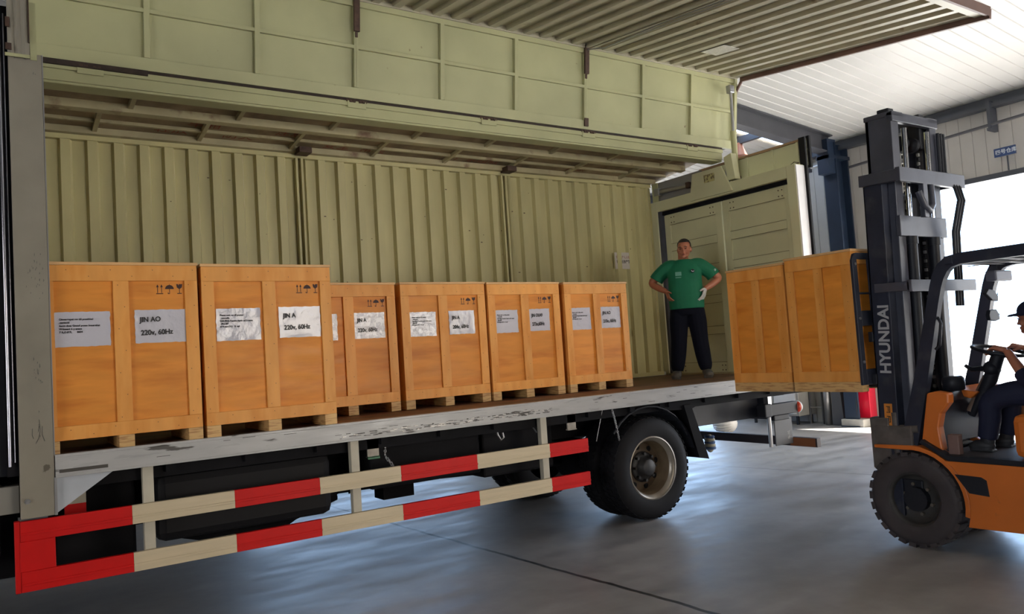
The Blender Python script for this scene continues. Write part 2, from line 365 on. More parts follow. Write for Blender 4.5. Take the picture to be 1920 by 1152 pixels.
MB().box(12.05, 12.55, 3.62, 4.75, .16, .62).build('body', cab_grey, p, .01); MB().box(12.04, 12.052, 3.68, 4.15, .2, .58).box(12.04, 12.052, 4.2, 4.7, .2, .58).build('door', white_m, p)
for a, b in ((12.1, 3.7), (12.5, 3.7), (12.1, 4.65), (12.5, 4.65)): MB().box(a - .02, a + .02, b - .02, b + .02, 0, .16).build('leg', blk2, p)
tag(MB().box(12.1, 12.5, 3.7, 4.05, .62, .78).build('white_carton', white_m, None, .006), 'white carton standing on the pale low cabinet', 'box')
p = thing('gas_cylinder', 'thin steel gas cylinder standing by the wall', 'cylinder', (12.3, 3.5, 0))
MB().lathe([(0, 0), (.06, 0), (.06, .75), (.03, .85), (.02, .9), (0, .9)], (12.3, 3.2, 0), 2, 18).build('body', steel, p); MB().box(12.27, 12.33, 3.18, 3.22, .9, .95).build('valve', blk2, p)
p = thing('white_bundle', 'white woven bundle lying on the floor behind the truck', 'bundle', (10.6, 4.1, 0))
g = MB()
for k in range(9):
    t = -PI / 2 + PI * k / 8 * 1.0; g.tube([(10.6 + .16 * math.sin(a) * math.cos(k * .7), 4.1 + .2 * math.cos(a) * 1.0, .17 + .16 * math.sin(a) * math.sin(k * .7)) for a in [2 * PI * j / 20 for j in range(20)]], .035, 8, 0, closed=True)
g.build('rope_coil', white_m, p); MB().ell((10.6, 4.1, .15), (.12, .16, .12)).build('core', rustm, p)

# ================================================================== truck
T = thing('box_truck', 'cream wing-side box truck with raised roof wing and red striped side guard', 'truck')
PIT = .2115
def corr_profile(x0, x1, d=.035, pit=PIT, ph=0):
    # outline in (x, depth) of trapezoid corrugation seen from inside
    pts = []; x = x0 - ((x0 - ph) % pit)
    a, b, c_, e = .09, .012, .078, .0315
    while x < x1:
        for q, dd in ((0, 0), (.098, 0), (.116, d), (.19, d), (.2105, 0)):
            xx = x + q
            if x0 <= xx <= x1: pts.append((xx, dd))
        x += pit
    return [(x0, 0)] + pts + [(x1, 0)]
# bed
MB().box(.1, 7.62, .05, 2.33, 1.14, 1.215).build('bed_floor', deck_m, T)
g = MB(); g.box(.18, 7.62, 0, .05, 1.085, 1.205).box(.18, 7.62, .0, .07, 1.205, 1.222).box(.18, 7.62, -.006, 0, 1.085, 1.10).box(.18, .5, -.004, 0, 1.085, 1.10)
g.build('bed_rail', rail_m, T, .003)
MB().box(.1, 7.62, 2.3, 2.36, 1.08, 1.26).build('bed_rail', rail_m, T, .003)
# scrape marks of bare metal and dirt on the rail: shallow dents
g = MB()
for k in range(150):
    x = 1.95 + R.random() ** .8 * 1.9; z = 1.105 + R.random() * .035 + (x - 1.9) * .008; l = .01 + R.random() * .05
    g.box(x, x + l, -.0045 - R.random() * .002, .001, z, z + .002 + R.random() * .005, R.choice((0, 0, 1)))
for k in range(26):
    x = .3 + R.random() * 6.5; z = 1.10 + R.random() * .1; g.box(x, x + .02 + R.random() * .08, -.002, .001, z, z + .003, 0)
g.box(.2, .46, -.003, .001, 1.112, 1.132, 0)
tag(g.build('scrape_marks', [P('scrape_dark', (.05, .045, .04), .5), P('scrape_bare', (.5, .48, .46), .4, .5)], T), kind='stuff')
# front frame
g = MB(); g.box(0, .175, 0, .12, .87, 3.66); g.build('front_pillar', pillar_m, T, .004)
g = MB(); g.box(.175, .181, -.002, .10, 1.22, 3.66); g.build('pillar_trim', steel, T)
g = MB(); g.box(.03, .13, .1, 2.35, 1.1, 3.86); g.build('front_wall', pillar_m, T)
g = MB(); g.prism([(.18, 1.085), (.49, 1.085), (.18, .875)], 1, .02, .035); g.build('corner_gusset', P('gusset_paint', (.42, .45, .50), .4, var=.15), T)
MB().box(.172, .186, -.006, .035, .87, 1.09).build('pillar_edge', steel, T)
g = MB(); g.cyl((.035, -.012, .97), (.035, 0, .97), .016, 6).cyl((.035, -.018, .97), (.035, -.010, .97), .009, 12); g.build('pillar_bolt', steel, T)
g = MB()
for (cx, cz, n, w, h) in ((.10, 2.32, 26, .05, .16), (.10, 1.72, 20, .022, .12), (.10, 1.38, 6, .01, .10), (.13, 3.55, 3, .01, .05)):
    for k in range(n):
        a = R.gauss(0, w / 2); b = R.gauss(0, h / 2.4); l = .005 + R.random() * .022
        g.prism([(cx + a, cz + b), (cx + a + .0025 + R.random() * .003, cz + b + l * .5), (cx + a + .001, cz + b + l)], 1, -.0015, .001)
g.tube([(.105, -.001, 1.44), (.11, -.001, 1.38), (.10, -.001, 1.33), (.085, -.001, 1.30)], .0015, 5).tube([(.12, -.001, 1.40), (.118, -.001, 1.35), (.13, -.001, 1.31)], .0015, 5).tube([(.07, -.001, 1.39), (.068, -.001, 1.35), (.075, -.001, 1.33)], .0015, 5)
tag(g.build('paint_chips', P('chip_grey', (.10, .095, .085), .6), T), kind='stuff')
# torn top of the front pillar
g = MB()
prof = [(-.0, .0), (.018, .012), (.034, .0), (.05, .012), (.07, .0), (.09, .01), (.11, .0)]
for i in range(6):
    (xa, da), (xb, db) = prof[i], prof[i + 1]; zb1 = 3.63 + .012 * math.sin(i * 2.1); zb2 = 3.63 + .012 * math.sin((i + 1) * 2.1)
    g.add([(xa, -.01 - da, zb1), (xb, -.01 - db, zb2), (xb, -.01 - db, 4.3), (xa, -.01 - da, 4.3), (xa, .02, zb1), (xb, .02, zb2), (xb, .02, 4.3), (xa, .02, 4.3)], [(0, 1, 2, 3), (4, 7, 6, 5), (0, 4, 5, 1), (1, 5, 6, 2), (2, 6, 7, 3), (3, 7, 4, 0)])
g.build('torn_end_strip', pillar_m, T)
g = MB(); g.box(.115, .15, -.005, .02, 3.62, 3.98).box(-.015, .112, -.03, -.022, 3.62, 3.64); g.build('torn_edge_trim', cream, T)
g = MB(); g.box(.108, .114, -.024, -.01, 3.72, 4.3).box(-.01, .012, -.03, -.02, 3.80, 3.86).box(-.012, .02, -.03, -.02, 3.66, 3.70); g.build('rust_patch', rustm, T)
MB().cyl((.03, -.04, 4.0), (.03, -.015, 4.0), .014, 12).build('pin', steel, T)
MB().box(.115, 1.0, 1.02, 1.06, 3.62, 3.9).build('wing_stop', cream, T) if False else None
# far side wall
g = MB()
for (xa, xb) in ((.13, 2.50), (2.58, 5.0), (5.08, 7.45)):
    pr = corr_profile(xa, xb, .048, ph=.30); n = len(pr)
    vs = [(x, 2.33 - d, z) for z in (1.22, 3.80) for x, d in pr]
    g.add(vs, [(i, i + 1, n + i + 1, n + i) for i in range(n - 1)])
g.box(.13, 7.5, 2.345, 2.36, 1.2, 3.87)
g.build('far_side_wall', cream_wall, T)
g = MB(); g.box(.13, 7.45, 2.27, 2.34, 3.78, 3.87).box(.13, 7.45, 2.28, 2.34, 1.22, 1.27)
for x in (2.50, 5.0): g.box(x, x + .025, 2.27, 2.34, 1.22, 3.8).box(x + .055, x + .08, 2.27, 2.34, 1.22, 3.8)
g.build('wall_frame', cream_wall, T, .003)
for x in (2.54, 5.04): MB().box(x - .05, x + .08, 2.1, 2.26, 3.80, 3.86).build('roof_latch', rustm, T, .004)
g = MB()
for k in range(70):
    x = 1.2 + R.random() * 5.9; z = 1.6 + R.random() * 2.1; i = (x - .30) % PIT
    if .116 < i < .18: y = 2.280
    elif i < .09: y = 2.328
    else: continue
    s_ = .004 + R.random() * .007; g.box(x, x + s_ * (1 + 2 * R.random()), y, y + .003, z, z + s_)
tag(g.build('paint_chips', P('chip_brown', (.10, .06, .03), .6), T), kind='stuff')
p = MB().box(6.72, 7.0, 2.285, 2.291, 2.66, 2.88).build('notice_sheet', P('notice_paper', (.52, .47, .42), .6), T)
text_mesh('notice_text', '\u5b89\u5168\u751f\u4ea7\u4eba\u4eba\u6709\u8d23', .045, P('notice_red', (.28, .08, .06), .6), p, frameM((6.74, 2.283, 2.80), (1, 0, 0), (0, 0, 1)), sx=.75)
text_mesh('notice_text', '\u8f7b\u62ff\u8f7b\u653e\u4e25\u7981', .05, inkm, p, frameM((6.745, 2.283, 2.74), (1, 0, 0), (0, 0, 1)), sx=.8)
# far roof half (closed) seen from below
def rz(y): return 4.0 - (y - 1.2) * .11
g = MB(); g.prism([(1.2, rz(1.2)), (2.36, rz(2.36)), (2.36, rz(2.36) + .03), (1.2, rz(1.2) + .03)], 0, .1, 7.6); g.build('far_roof_panel', roof_in, T)
g = MB()
g.prism([(1.66, rz(1.66) - .07), (1.74, rz(1.74) - .07), (1.74, rz(1.74)), (1.66, rz(1.66))], 0, .13, 7.5)
g.prism([(2.02, rz(2.02) - .03), (2.05, rz(2.05) - .03), (2.05, rz(2.05)), (2.02, rz(2.02))], 0, .13, 7.5)
g.prism([(2.22, rz(2.22) - .06), (2.30, rz(2.30) - .06), (2.30, rz(2.30)), (2.22, rz(2.22))], 0, .13, 7.5)
x = .9
while x < 7.4:
    g.bar((x, 1.2, rz(1.2) - .02), (x, 1.7, rz(1.7) - .02), .04, .04); g.bar((x - .22, 1.72, rz(1.72) - .02), (x - .22, 2.25, rz(2.25) - .02), .04, .04); x += .88
g.build('roof_frame', cream_old, T, .003)
strd = P('stencil_red', (.24, .06, .035), .7)
for x, yy, tx in ((1.15, 2.16, '\u8f7b\u653e'), (1.75, 2.16, '\u9632\u706b'), (2.75, 2.18, '\u5b89\u5168'), (3.15, 2.18, '\u5e38\u5173'), (4.3, 2.18, '\u4e25\u7981\u8d85\u8f7d'), (5.9, 2.16, '\u4e25\u7981'), (1.4, 1.97, '\u8f66\u53a2'), (2.2, 1.97, '\u6ce8\u610f')):
    text_mesh('faded_red_stencil', tx, .15, strd, T, frameM((x, yy, rz(yy) - .003), (1, 0, 0), (0, -1, .11)))
# center beam
g = MB(); g.box(.1, 7.6, 1.12, 1.22, 3.90, 4.02).box(.1, 7.6, 1.10, 1.12, 3.985, 4.03).box(.1, 7.6, 1.13, 1.3, 3.88, 3.90); g.build('center_beam', cream, T, .004)
g = MB(); g.box(.1, 7.6, 1.11, 1.16, 4.03, 4.055).box(.18, .95, 1.08, 1.13, 4.01, 4.05); g.build('hinge_seal', P('seal_dark', (.03, .018, .012), .8, var=.4, vs=20), T)
g = MB(); g.cyl((.9, 1.112, 4.018), (7.5, 1.112, 4.018), .006, 6); g.build('hinge_rod', steel, T)
for x in (.55, 2.70, 4.12, 5.42, 7.05):
    h = MB().box(x - .09, x + .09, 1.094, 1.104, 3.965, 4.03).build('hinge_plate', cream, T, .003)
    g = MB()
    for q in (-.06, -.03, .03, .06): g.cyl((x + q - .012, 1.09, 4.025), (x + q + .012, 1.09, 4.025), .012, 8)
    g.box(x - .10, x + .10, 1.096, 1.10, 4.02, 4.045); g.build('hinge_knuckle', rustm, h)
# raised wing
LE = math.radians(7); H0 = Vector((0, 1.13, 4.06)); U = Vector((0, -math.sin(LE), math.cos(LE))); V = Vector((0, -math.cos(LE), -math.sin(LE)))
def wp(x, u, v, w=0):   # panel point: u up the roof half, v out along the side panel
    return H0 + Vector((x, 0, 0)) + U * u + V * v
def wbox(g, x0, x1, u0, u1, v0, v1, m=0):
    vs = [wp(x, u, v) for x in (x0, x1) for u in (u0, u1) for v in (v0, v1)]
    g.add(vs, [(0, 1, 3, 2), (4, 6, 7, 5), (0, 4, 5, 1), (2, 3, 7, 6), (0, 2, 6, 4), (1, 5, 7, 3)], m)
LU = .89; LV = 3.04; XE = 7.84
g = MB(); wbox(g, .03, XE, .0, LU + .03, -.035, 0); g.build('wing_roof_panel', cream, T)
g = MB()
wbox(g, .03, XE, 0, .10, 0, .03); wbox(g, .03, XE, .45, .482, 0, .034); wbox(g, .03, XE, LU - .06, LU, 0, .03)
for x in (.95, 1.81, 2.70, 3.59, 4.46, 5.38, 6.24, 7.04): wbox(g, x - .022, x + .022, .1, LU - .06, 0, .036)
wbox(g, XE - .05, XE, 0, LU, 0, .045)
g.build('wing_roof_frame', cream, T, .002)
for x in (2.70, 5.38):
    g = MB(); wbox(g, x - .028, x + .028, .60, LU + .02, .03, .06); wbox(g, x - .012, x + .012, .55, .6, .03, .045); g.build('wing_bracket', rustm, T, .003)
    g = MB(); g.cyl(wp(x, .1, .034), wp(x, .6, .034), .006, 6); g.build('pull_cord', cream, T)
g = MB(); wbox(g, 5.36, 5.41, .03, .12, .03, .05); g.build('cord_latch', rustm, T)
g = MB()
pr = corr_profile(.08, XE - .06, .04, ph=.19); n = len(pr)
vs = [wp(x, LU + .04 - d, v) for v in (.05, LV - .1) for x, d in pr]
g.add(vs, [(i, i + 1, n + i + 1, n + i) for i in range(n - 1)])
wbox(g, .03, XE, LU + .045, LU + .06, -.03, LV)
g.build('wing_side_panel', wing_in, T)
g = MB(); wbox(g, .03, XE, LU - .015, LU + .05, LV - .11, LV); wbox(g, .03, XE, LU - .01, LU + .05, -.03, .05)
wbox(g, XE - .12, XE, LU - .0, LU + .05, 0, LV); wbox(g, .03, .1, LU, LU + .05, 0, LV)
for x in (2.5, 5.36): wbox(g, x, x + .03, LU - .01, LU + .04, 0, LV - .1); wbox(g, x + .06, x + .09, LU - .01, LU + .04, 0, LV - .1)
g.build('wing_side_frame', wing_in, T, .003)
g = MB(); wbox(g, XE - .02, XE + .015, LU - .055, LU + .04, .10, LV + .03); wbox(g, .03, XE, LU - .03, LU + .06, LV + .001, LV + .03)
g.tube([wp(XE, LU - .30, .0), wp(XE, LU - .16, .03), wp(XE, LU - .03, .12)], .02, 8)
g.build('wing_seal', wing_edge, T)
g = MB(); wbox(g, 6.55, 6.80, LU - .004, LU + .001, .62, .95); g.build('clear_sticker', P('sticker_silver', (.6, .58, .55), .25, .3, bump=.8, bs=30), T)
g = MB(); g.tube([wp(5.38, LU - .03, .06), wp(5.42, LU - .06, .3), wp(5.43, LU - .02, 1.2), wp(5.43, LU - .03, LV - .2)], .008, 6); g.tube([wp(5.46, LU - .04, .3), wp(5.47, LU - .03, 1.5), wp(5.46, LU - .03, LV - .2)], .006, 6); g.build('gas_spring_cable', steel, T)
# rear frame
XR = 7.5
g = MB(); g.box(XR, XR + .16, 0.01, .13, 1.1, 3.58).box(XR, XR + .16, 2.24, 2.36, 1.1, 3.58).box(XR, XR + .16, .13, 2.24, 3.44, 3.58); g.build('rear_frame', door_m, T, .004)
MB().box(XR + .005, XR + .155, -.002, .012, 1.1, 3.57).build('frame_face', white_m, T, .002)
MB().box(XR + .16, XR + .19, -.03, .05, 1.1, 3.90).build('rear_seal', rubber, T)
MB().box(XR + .02, XR + .15, 2.2, 2.243, 1.22, 3.44).build('frame_jamb', navy2, T)
MB().box(XR + .06, XR + .2, .13, 2.24, 3.39, 3.44).build('door_slot', blk, T)
MB().box(XR + .0, XR + .2, .02, 2.3, 1.10, 1.235).build('door_sill', cream_old, T)
for (ya, yb) in ((.14, 1.17), (1.19, 2.19)):
    X = XR + .10
    d = MB().box(X, X + .04, ya, yb, 1.22, 3.39).build('rear_door', door_m, T)
    g = MB(); g.box(X - .018, X, ya, ya + .1, 1.22, 3.38).box(X - .018, X, yb - .1, yb, 1.22, 3.38).box(X - .018, X, ya + .1, yb - .1, 3.24, 3.38).box(X - .018, X, ya + .1, yb - .1, 1.22, 1.36)
    for z in (1.72, 2.12, 2.52, 2.88): g.box(X - .018, X, ya + .1, yb - .1, z, z + .10)
    g.build('door_frame', door_m, d, .003)
    g = MB()
    for z in (1.72, 2.12, 2.52, 2.88): g.box(X - .020, X - .0185, ya + .1, yb - .1, z - .004, z + .001).box(X - .020, X - .0185, ya + .1, yb - .1, z + .099, z + .104)
    g.box(X - .020, X - .0185, ya + .1, yb - .1, 3.236, 3.241).box(X - .020, X - .0185, ya + .1, yb - .1, 1.36, 1.365)
    g.build('weld_seam', P('seam_brown', (.13, .11, .06), .7), d)
    g = MB()
    for yy in (ya + .13, ya + .18, yb - .13, yb - .18):
        for z in (3.27, 3.34, 1.26, 1.32): g.cyl((X - .022, yy, z), (X - .016, yy, z), .008, 8)
    g.build('rivets', rustm, d)
# header plate, cylinder, header panel
g = MB(); g.prism([(1.60, 3.46), (1.53, 3.80), (1.05, 3.80), (.90, 3.46)], 0, XR - .03, XR); g.prism([(.98, 3.6), (1.02, 3.9), (.90, 3.93), (.86, 3.6)], 0, XR, XR + .1); pl = g.build('hinge_cover_plate', door_m, T, .004)
MB().box(XR - .034, XR - .03, 1.16, 1.33, 3.64, 3.74).build('rating_plate', P('plate_yellow', (.45, .40, .18), .5, col2=(.15, .11, .05), s2=25, lo=.5, hi=.55), pl)
text_mesh('plate_text', '中顶飞翼', .026, rustm, pl, frameM((XR - .032, 1.315, 3.70), (0, -1, 0), (0, 0, 1)), sx=.9)
c1 = MB().cyl((XR + .12, .94, 3.64), (XR + .12, .93, 4.22), .036, 18).build('lift_cylinder', cream, T)
MB().cyl((XR + .12, .93, 4.22), (XR + .12, .92, 4.76), .018, 12).build('piston_rod', steel, c1)
MB().box(XR + .08, XR + .16, .89, .96, 4.70, 4.80).build('rod_eye', steel, c1, .01); MB().box(XR + .07, XR + .17, .90, .98, 3.58, 3.66).build('clevis', rustm, c1, .01)
MB().box(XR + .02, XR + .05, .98, 1.02, 3.58, 3.85).build('cylinder_guard', P('guard_blue', (.18, .2, .25), .5), T)
c1 = MB().cyl((XR + .02, 1.66, 3.69), (XR + .02, 2.22, 3.715), .030, 18).build('lift_cylinder', steel, T)
MB().box(XR - .01, XR + .05, 1.62, 1.68, 3.65, 3.73).build('rod_eye', rustm, c1, .01); MB().box(XR - .02, XR + .05, 2.16, 2.26, 3.66, 3.76).build('clevis', steel, c1, .01)
MB().box(XR + .1, XR + .13, 1.5, 2.36, 3.58, 3.86).build('header_back', P('header_grey', (.22, .21, .19), .6), T)
MB().box(XR - .0, XR + .02, 2.20, 2.30, 3.58, 3.84).build('header_post', cream, T)
g = MB(); g.box(XR + .22, XR + .24, .0, 1.6, 3.58, 3.89)
g.box(XR + .20, XR + .22, .0, .05, 3.58, 3.89).box(XR + .20, XR + .22, .09, .12, 3.58, 3.87).box(XR + .20, XR + .22, .44, .47, 3.58, 3.87).box(XR + .20, XR + .22, .82, .85, 3.58, 3.87); g.build('header_panel', door_m, T, .002)
MB().box(XR + .19, XR + .26, .0, 1.6, 3.87, 3.895).build('header_cap', P('cap_brown', (.30, .19, .10), .6), T)
MB().box(XR + .24, XR + .27, -.035, .03, 3.55, 3.92).build('header_seal', rubber, T)
g = MB(); g.tube([(XR + .1, .02, 3.60), (XR + .12, .10, 3.63), (XR + .1, .17, 3.59), (XR + .14, .05, 3.61), (XR + .1, .12, 3.58)], .005, 6); g.build('wire_tie', rustm, T)
# side guard
segs = [(-.005, .585, 0), (.585, 1.205, 1), (1.205, 1.79, 0), (1.79, 2.42, 1), (2.42, 3.09, 0), (3.09, 3.81, 1), (3.81, 4.23, 0)]
for z0, z1 in ((.742, .858), (.452, .568)):
    g = MB()
    for a, b, m in segs:
        g.box(a, b, 0, .035, z0, z1, m)
        g.box(a + .001, b - .001, -.006, 0, z0 + .035, z0 + .05, m)
    g.build('guard_rail', [red_m, gcream], T, .002)
g = MB(); g.box(-.01, .17, -.001, .036, .568, .742).box(-.035, -.005, .005, .06, .45, .86); g.build('guard_end_plate', red_m, T, .004)
for xx in (.655, 2.045, 3.755): MB().box(xx, xx + .065, .037, .09, .50, 1.09).build('guard_post', gpost, T, .004)
MB().box(.24, .36, .3, .33, .80, 1.05).build('reflector_board', [red_m], T); MB().box(.24, .36, .295, .30, .88, 1.05).build('reflector_top', gpost, T)
for xx, c_ in ((2.20, 1), (4.09, 0)):
    b_ = MB().box(xx, xx + .095, .10, .115, .94, 1.08).box(xx, xx + .095, .09, .13, .935, .945).build('tie_bracket', P('bracket_grey', (.33, .30, .26), .5, var=.3, vs=12), T, .003)
    if c_: MB().box(xx, xx + .095, .09, .10, .925, .945).build('green_patch', P('patch_green', (.05, .16, .09), .6), b_)
# chains and hooks
def chain(pts, name='hanging_chain'):
    g = MB()
    for i in range(len(pts) - 1):
        a, b = Vector(pts[i]), Vector(pts[i + 1]); n = max(1, int((b - a).length / .022))
        for k in range(n):
            c_ = a.lerp(b, (k + .5) / n); r = .011
            if k % 2: ring = [c_ + Vector((r * .7 * math.cos(t), 0, r * 1.3 * math.sin(t))) for t in [2 * PI * j / 8 for j in range(8)]]
            else: ring = [c_ + Vector((0, r * .7 * math.cos(t), r * 1.3 * math.sin(t))) for t in [2 * PI * j / 8 for j in range(8)]]
            g.tube(ring, .003, 5, 0, closed=True)
    g.build(name, steel, T)
chain([(4.58, .06, 1.08), (4.62, .07, .95), (4.66, .08, .78)]); chain([(2.36, .12, 1.06), (2.35, .12, .93), (2.42, .12, .84)])
g = MB(); g.tube([(3.36, .12, 1.06), (3.37, .12, .98), (3.40, .12, .93), (3.43, .12, .95), (3.42, .12, .99)], .009, 8); g.build('tie_hook', steel, T)
g = MB(); g.cyl((3.70, .16, 1.08), (3.78, .14, .95), .006, 6); g.cyl((4.50, .1, 1.08), (4.42, .12, .8), .004, 6); g.build('tie_rod', steel, T)
# chassis
g = MB()
for y in (.75, 1.52):
    g.box(-2.6, 7.3, y, y + .09, .78, 1.02)
for x in (.3, 1.6, 2.9, 4.2, 5.9, 7.2): g.box(x, x + .08, .8, 1.55, .82, .98)
for k in range(15): g.box(.3 + k * .5, .36 + k * .5, .06, 2.3, 1.03, 1.13)
g.box(.1, 7.6, .07, 2.3, 1.09, 1.14).box(.1, 7.6, .1, .16, 1.0, 1.1).box(.1, 7.6, .5, .56, .95, 1.1).box(.1, 7.6, 2.2, 2.26, 1.0, 1.1)
g.build('chassis_frame', blk, T)
g = MB(); g.box(.75, 1.95, .18, .74, .56, 1.0); g.build('fuel_tank', P('tank_black', (.008, .008, .010), .6, spec=.2), T, .06)
g = MB(); g.box(.18, .66, .42, 1.0, .46, 1.0).box(2.3, 3.3, .3, .72, .66, 1.0).box(3.35, 4.1, .35, .75, .60, 1.02).box(.5, 2.6, 1.62, 2.2, .58, 1.0).box(2.6, 4.0, 1.65, 2.2, .60, 1.0); g.build('equipment_boxes', blk, T, .02)
g = MB(); g.tube([(-1, 1.15, .62), (1.3, 1.15, .60), (3.2, 1.18, .58), (4.8, 1.2, .5)], .06, 12).ell((4.98, 1.2, .5), (.22, .2, .22), 0, 16).cyl((4.98, .3, .49), (4.98, 2.1, .49), .075, 16)
g.box(2.75, 3.05, 1.1, 1.3, .42, .7); g.tube([(1.0, 1.0, .50), (1.35, .95, .40), (1.7, .9, .40), (1.85, .85, .50), (2.2, .85, .60)], .07, 12)
g.build('axle_and_driveline', blk, T)
g = MB()
for yy in (.72, 1.6): g.prism([(4.2, .82), (5.0, .6), (5.8, .82), (5.8, .76), (5.0, .52), (4.2, .76)], 1, yy - .04, yy + .04)
g.build('leaf_springs', blk, T)
g = MB()
for k in range(7): g.tube([(1.5 + k * .13, .8, .75), (1.54 + k * .13, .8, .60 - .03 * R.random()), (1.6 + k * .13, .8, .62), (1.66 + k * .13, .8, .75)], .012, 6)
g.tube([(1.75, .7, .6), (1.85, .7, .5), (1.95, .68, .58)], .01, 6); g.build('brake_hoses', blk, T)
# wheels
def tyre_profile(R_, w, rr):
    return [(rr, .0), (rr + .03, -.006), (rr + .09, -.012), (R_ - .05, .0), (R_ - .012, .018), (R_, .04), (R_, w - .04), (R_ - .012, w - .018), (R_ - .05, w), (rr + .09, w + .012), (rr + .03, w + .006), (rr, w)]
def tyre(c, R_, w, rr, parent, treads=44, mat=None, lug=.010, name='tyre'):
    g = MB(); g.lathe(tyre_profile(R_ - lug, w, rr), c, 1, 56)
    for k in range(treads):
        t = 2 * PI * k / treads; dt = 2 * PI / treads * .30
        for (ya, yb, off) in ((.012, w * .36, 0), (w * .40, w * .60, .5), (w * .64, w - .012, 0)):
            tt = t + off * 2 * PI / treads; vs = []
            for rr_ in (R_ - lug - .006, R_):
                for a in (tt - dt, tt + dt):
                    for y in (ya, yb):
                        sh = .012 if (rr_ == R_ and (y == .012 or y == w - .012)) else 0
                        vs.append((c[0] + (rr_ - sh) * math.cos(a), c[1] + y, c[2] + (rr_ - sh) * math.sin(a)))
            g.add(vs, [(0, 1, 3, 2), (4, 6, 7, 5), (0, 4, 5, 1), (2, 3, 7, 6), (0, 2, 6, 4), (1, 5, 7, 3)])
    return g.build(name, mat or rubber, parent)
def truck_wheel(x, y, deep=True, s=1):
    w = MB(); yy = y if s > 0 else y + .235
    rim = MB().lathe([(.285, -.002), (.300, .0), (.300, .012), (.283, .018), (.262, .03), (.252, .05)], (x, yy, .485), 1, 48, 0, s).build('wheel_rim', rim_m, T)
    MB().lathe([(.252, .05), (.245, .07), (.240, .16), (.225, .175)], (x, yy, .485), 1, 48, 0, s).build('rim_barrel', rim_in, rim)
    g = MB(); g.lathe([(.225, .175), (.19, .168), (.16, .155), (.0, .155)], (x, yy, .485), 1, 48, 0, s)
    g.build('rim_disc', P('rim_disc_dark', (.075, .05, .03), .6, var=.3, vs=8), rim)
    g = MB()
    for k in range(8):
        a = 2 * PI * k / 8 + .2; g.ell((x + .188 * math.cos(a), yy + s * .163, .485 + .188 * math.sin(a)), (.028, .008, .028), 0, 12)
    g.build('hand_holes', blk, rim)
    g = MB(); g.lathe([(.145, .152), (.145, .14), (.12, .135), (.085, .13), (.08, .06), (.07, .05), (.0, .05)], (x, yy, .485), 1, 32, 0, s)
    for k in range(8):
        a = 2 * PI * k / 8; g.cyl((x + .125 * math.cos(a), yy + s * .14, .485 + .125 * math.sin(a)), (x + .125 * math.cos(a), yy + s * .10, .485 + .125 * math.sin(a)), .014, 6)
    g.build('wheel_hub', hub_m, rim)
    tyre((x, y, .485), .485, .235, .295, rim)
truck_wheel(5.03, .05); truck_wheel(5.03, 2.08, s=-1)
for y in (.36, 1.77): tyre((5.03, y, .485), .485, .235, .27, T, name='inner_tyre')
truck_wheel(-1.25, .06); truck_wheel(-1.25, 2.06, s=-1)
# mud guards
g = MB()
g.tube([(5.03 + .56 * math.cos(a), .08, .50 + .56 * math.sin(a)) for a in [PI * k / 14 for k in range(2, 12)]], .012, 6)
vs = []; ang = [PI * k / 16 for k in range(1, 9)]
for y in (.05, .62):
    for a in ang: vs.append((5.03 + .575 * math.cos(a), y, .5 + .54 * math.sin(a)))
n = len(ang); g.add(vs, [(i, i + 1, n + i + 1, n + i) for i in range(n - 1)])
g.build('mudguard', blk2, T)
MB().prism([(5.60, 1.03), (5.50, 1.03), (5.66, .50), (5.80, .47)], 1, .06, .62).build('mud_flap', blk, T, .003)
g = MB(); g.prism([(5.2, 1.07), (5.9, 1.07), (5.62, .98), (5.2, 1.0)], 1, .08, .5); g.build('guard_stay', blk, T)
# tail
g = MB(); g.box(5.9, 7.25, .60, .66, .72, 1.02).box(5.6, 7.4, .5, .56, .98, 1.1).box(7.25, 7.33, .45, 1.9, .70, 1.0); g.build('tail_frame', P('tail_frame_dark', (.015, .017, .026), .5, var=.3, vs=8), T, .004)
g = MB(); g.cyl((7.05, .30, .42), (7.05, .30, .88), .022, 14); g.box(7.02, 7.08, .27, .33, .88, 1.08); g.build('bumper_stay', steel, T)
g = MB(); g.box(6.98, 7.52, .26, .34, .76, .89).box(7.12, 7.38, .28, .33, .70, .76); g.build('lamp_bracket', blk2, T, .008)
g = MB(); g.box(6.93, 7.04, .24, .36, .755, .90); g.build('bracket_clamp', blk2, T, .01)
l = MB().lathe([(0, .03), (.035, .028), (.06, .015), (.065, 0), (.065, -.05), (0, -.05)], (7.56, .30, .82), 0, 28).build('tail_lamp', P('lamp_red', (.55, .06, .03), .25), T)
MB().lathe([(.066, .012), (.070, .004), (.066, -.01)], (7.56, .30, .82), 0, 28).build('lamp_ring', white_m, l)
f_ = MB().box(7.14, 7.44, .30, .315, .42, .72).build('mud_flap', P('flap_grey', (.085, .09, .10), .6), T, .004)
text_mesh('flap_text', '\u4e1c\u98ce', .05, P('flap_text_grey', (.3, .3, .3), .6), f_, frameM((7.385, .298, .47), (0, 0, 1), (-1, 0, 0)))
g = MB(); g.box(7.45, 7.52, .0, 2.2, .385, .485); g.build('underrun_bar', P('underrun_dark', (.035, .025, .028), .5), T, .004)
MB().box(7.447, 7.449, .02, .35, .39, .48).build('underrun_reflector', P('reflector_brown', (.22, .08, .03), .4), T)
g = MB()
for k in range(5): g.tube([(6.35 + .045 * math.cos(t) * (1 - .1 * k), .55 + .05 * math.sin(t), .48 + .03 * k) for t in [2 * PI * j / 14 for j in range(14)]], .017, 7, k % 2, closed=True)
g.ell((6.35, .55, .53), (.05, .055, .1), 1); g.build('rope_bundle', [P('rope_blue', (.10, .16, .32), .8), P('rope_pale', (.5, .48, .38), .8)], T)
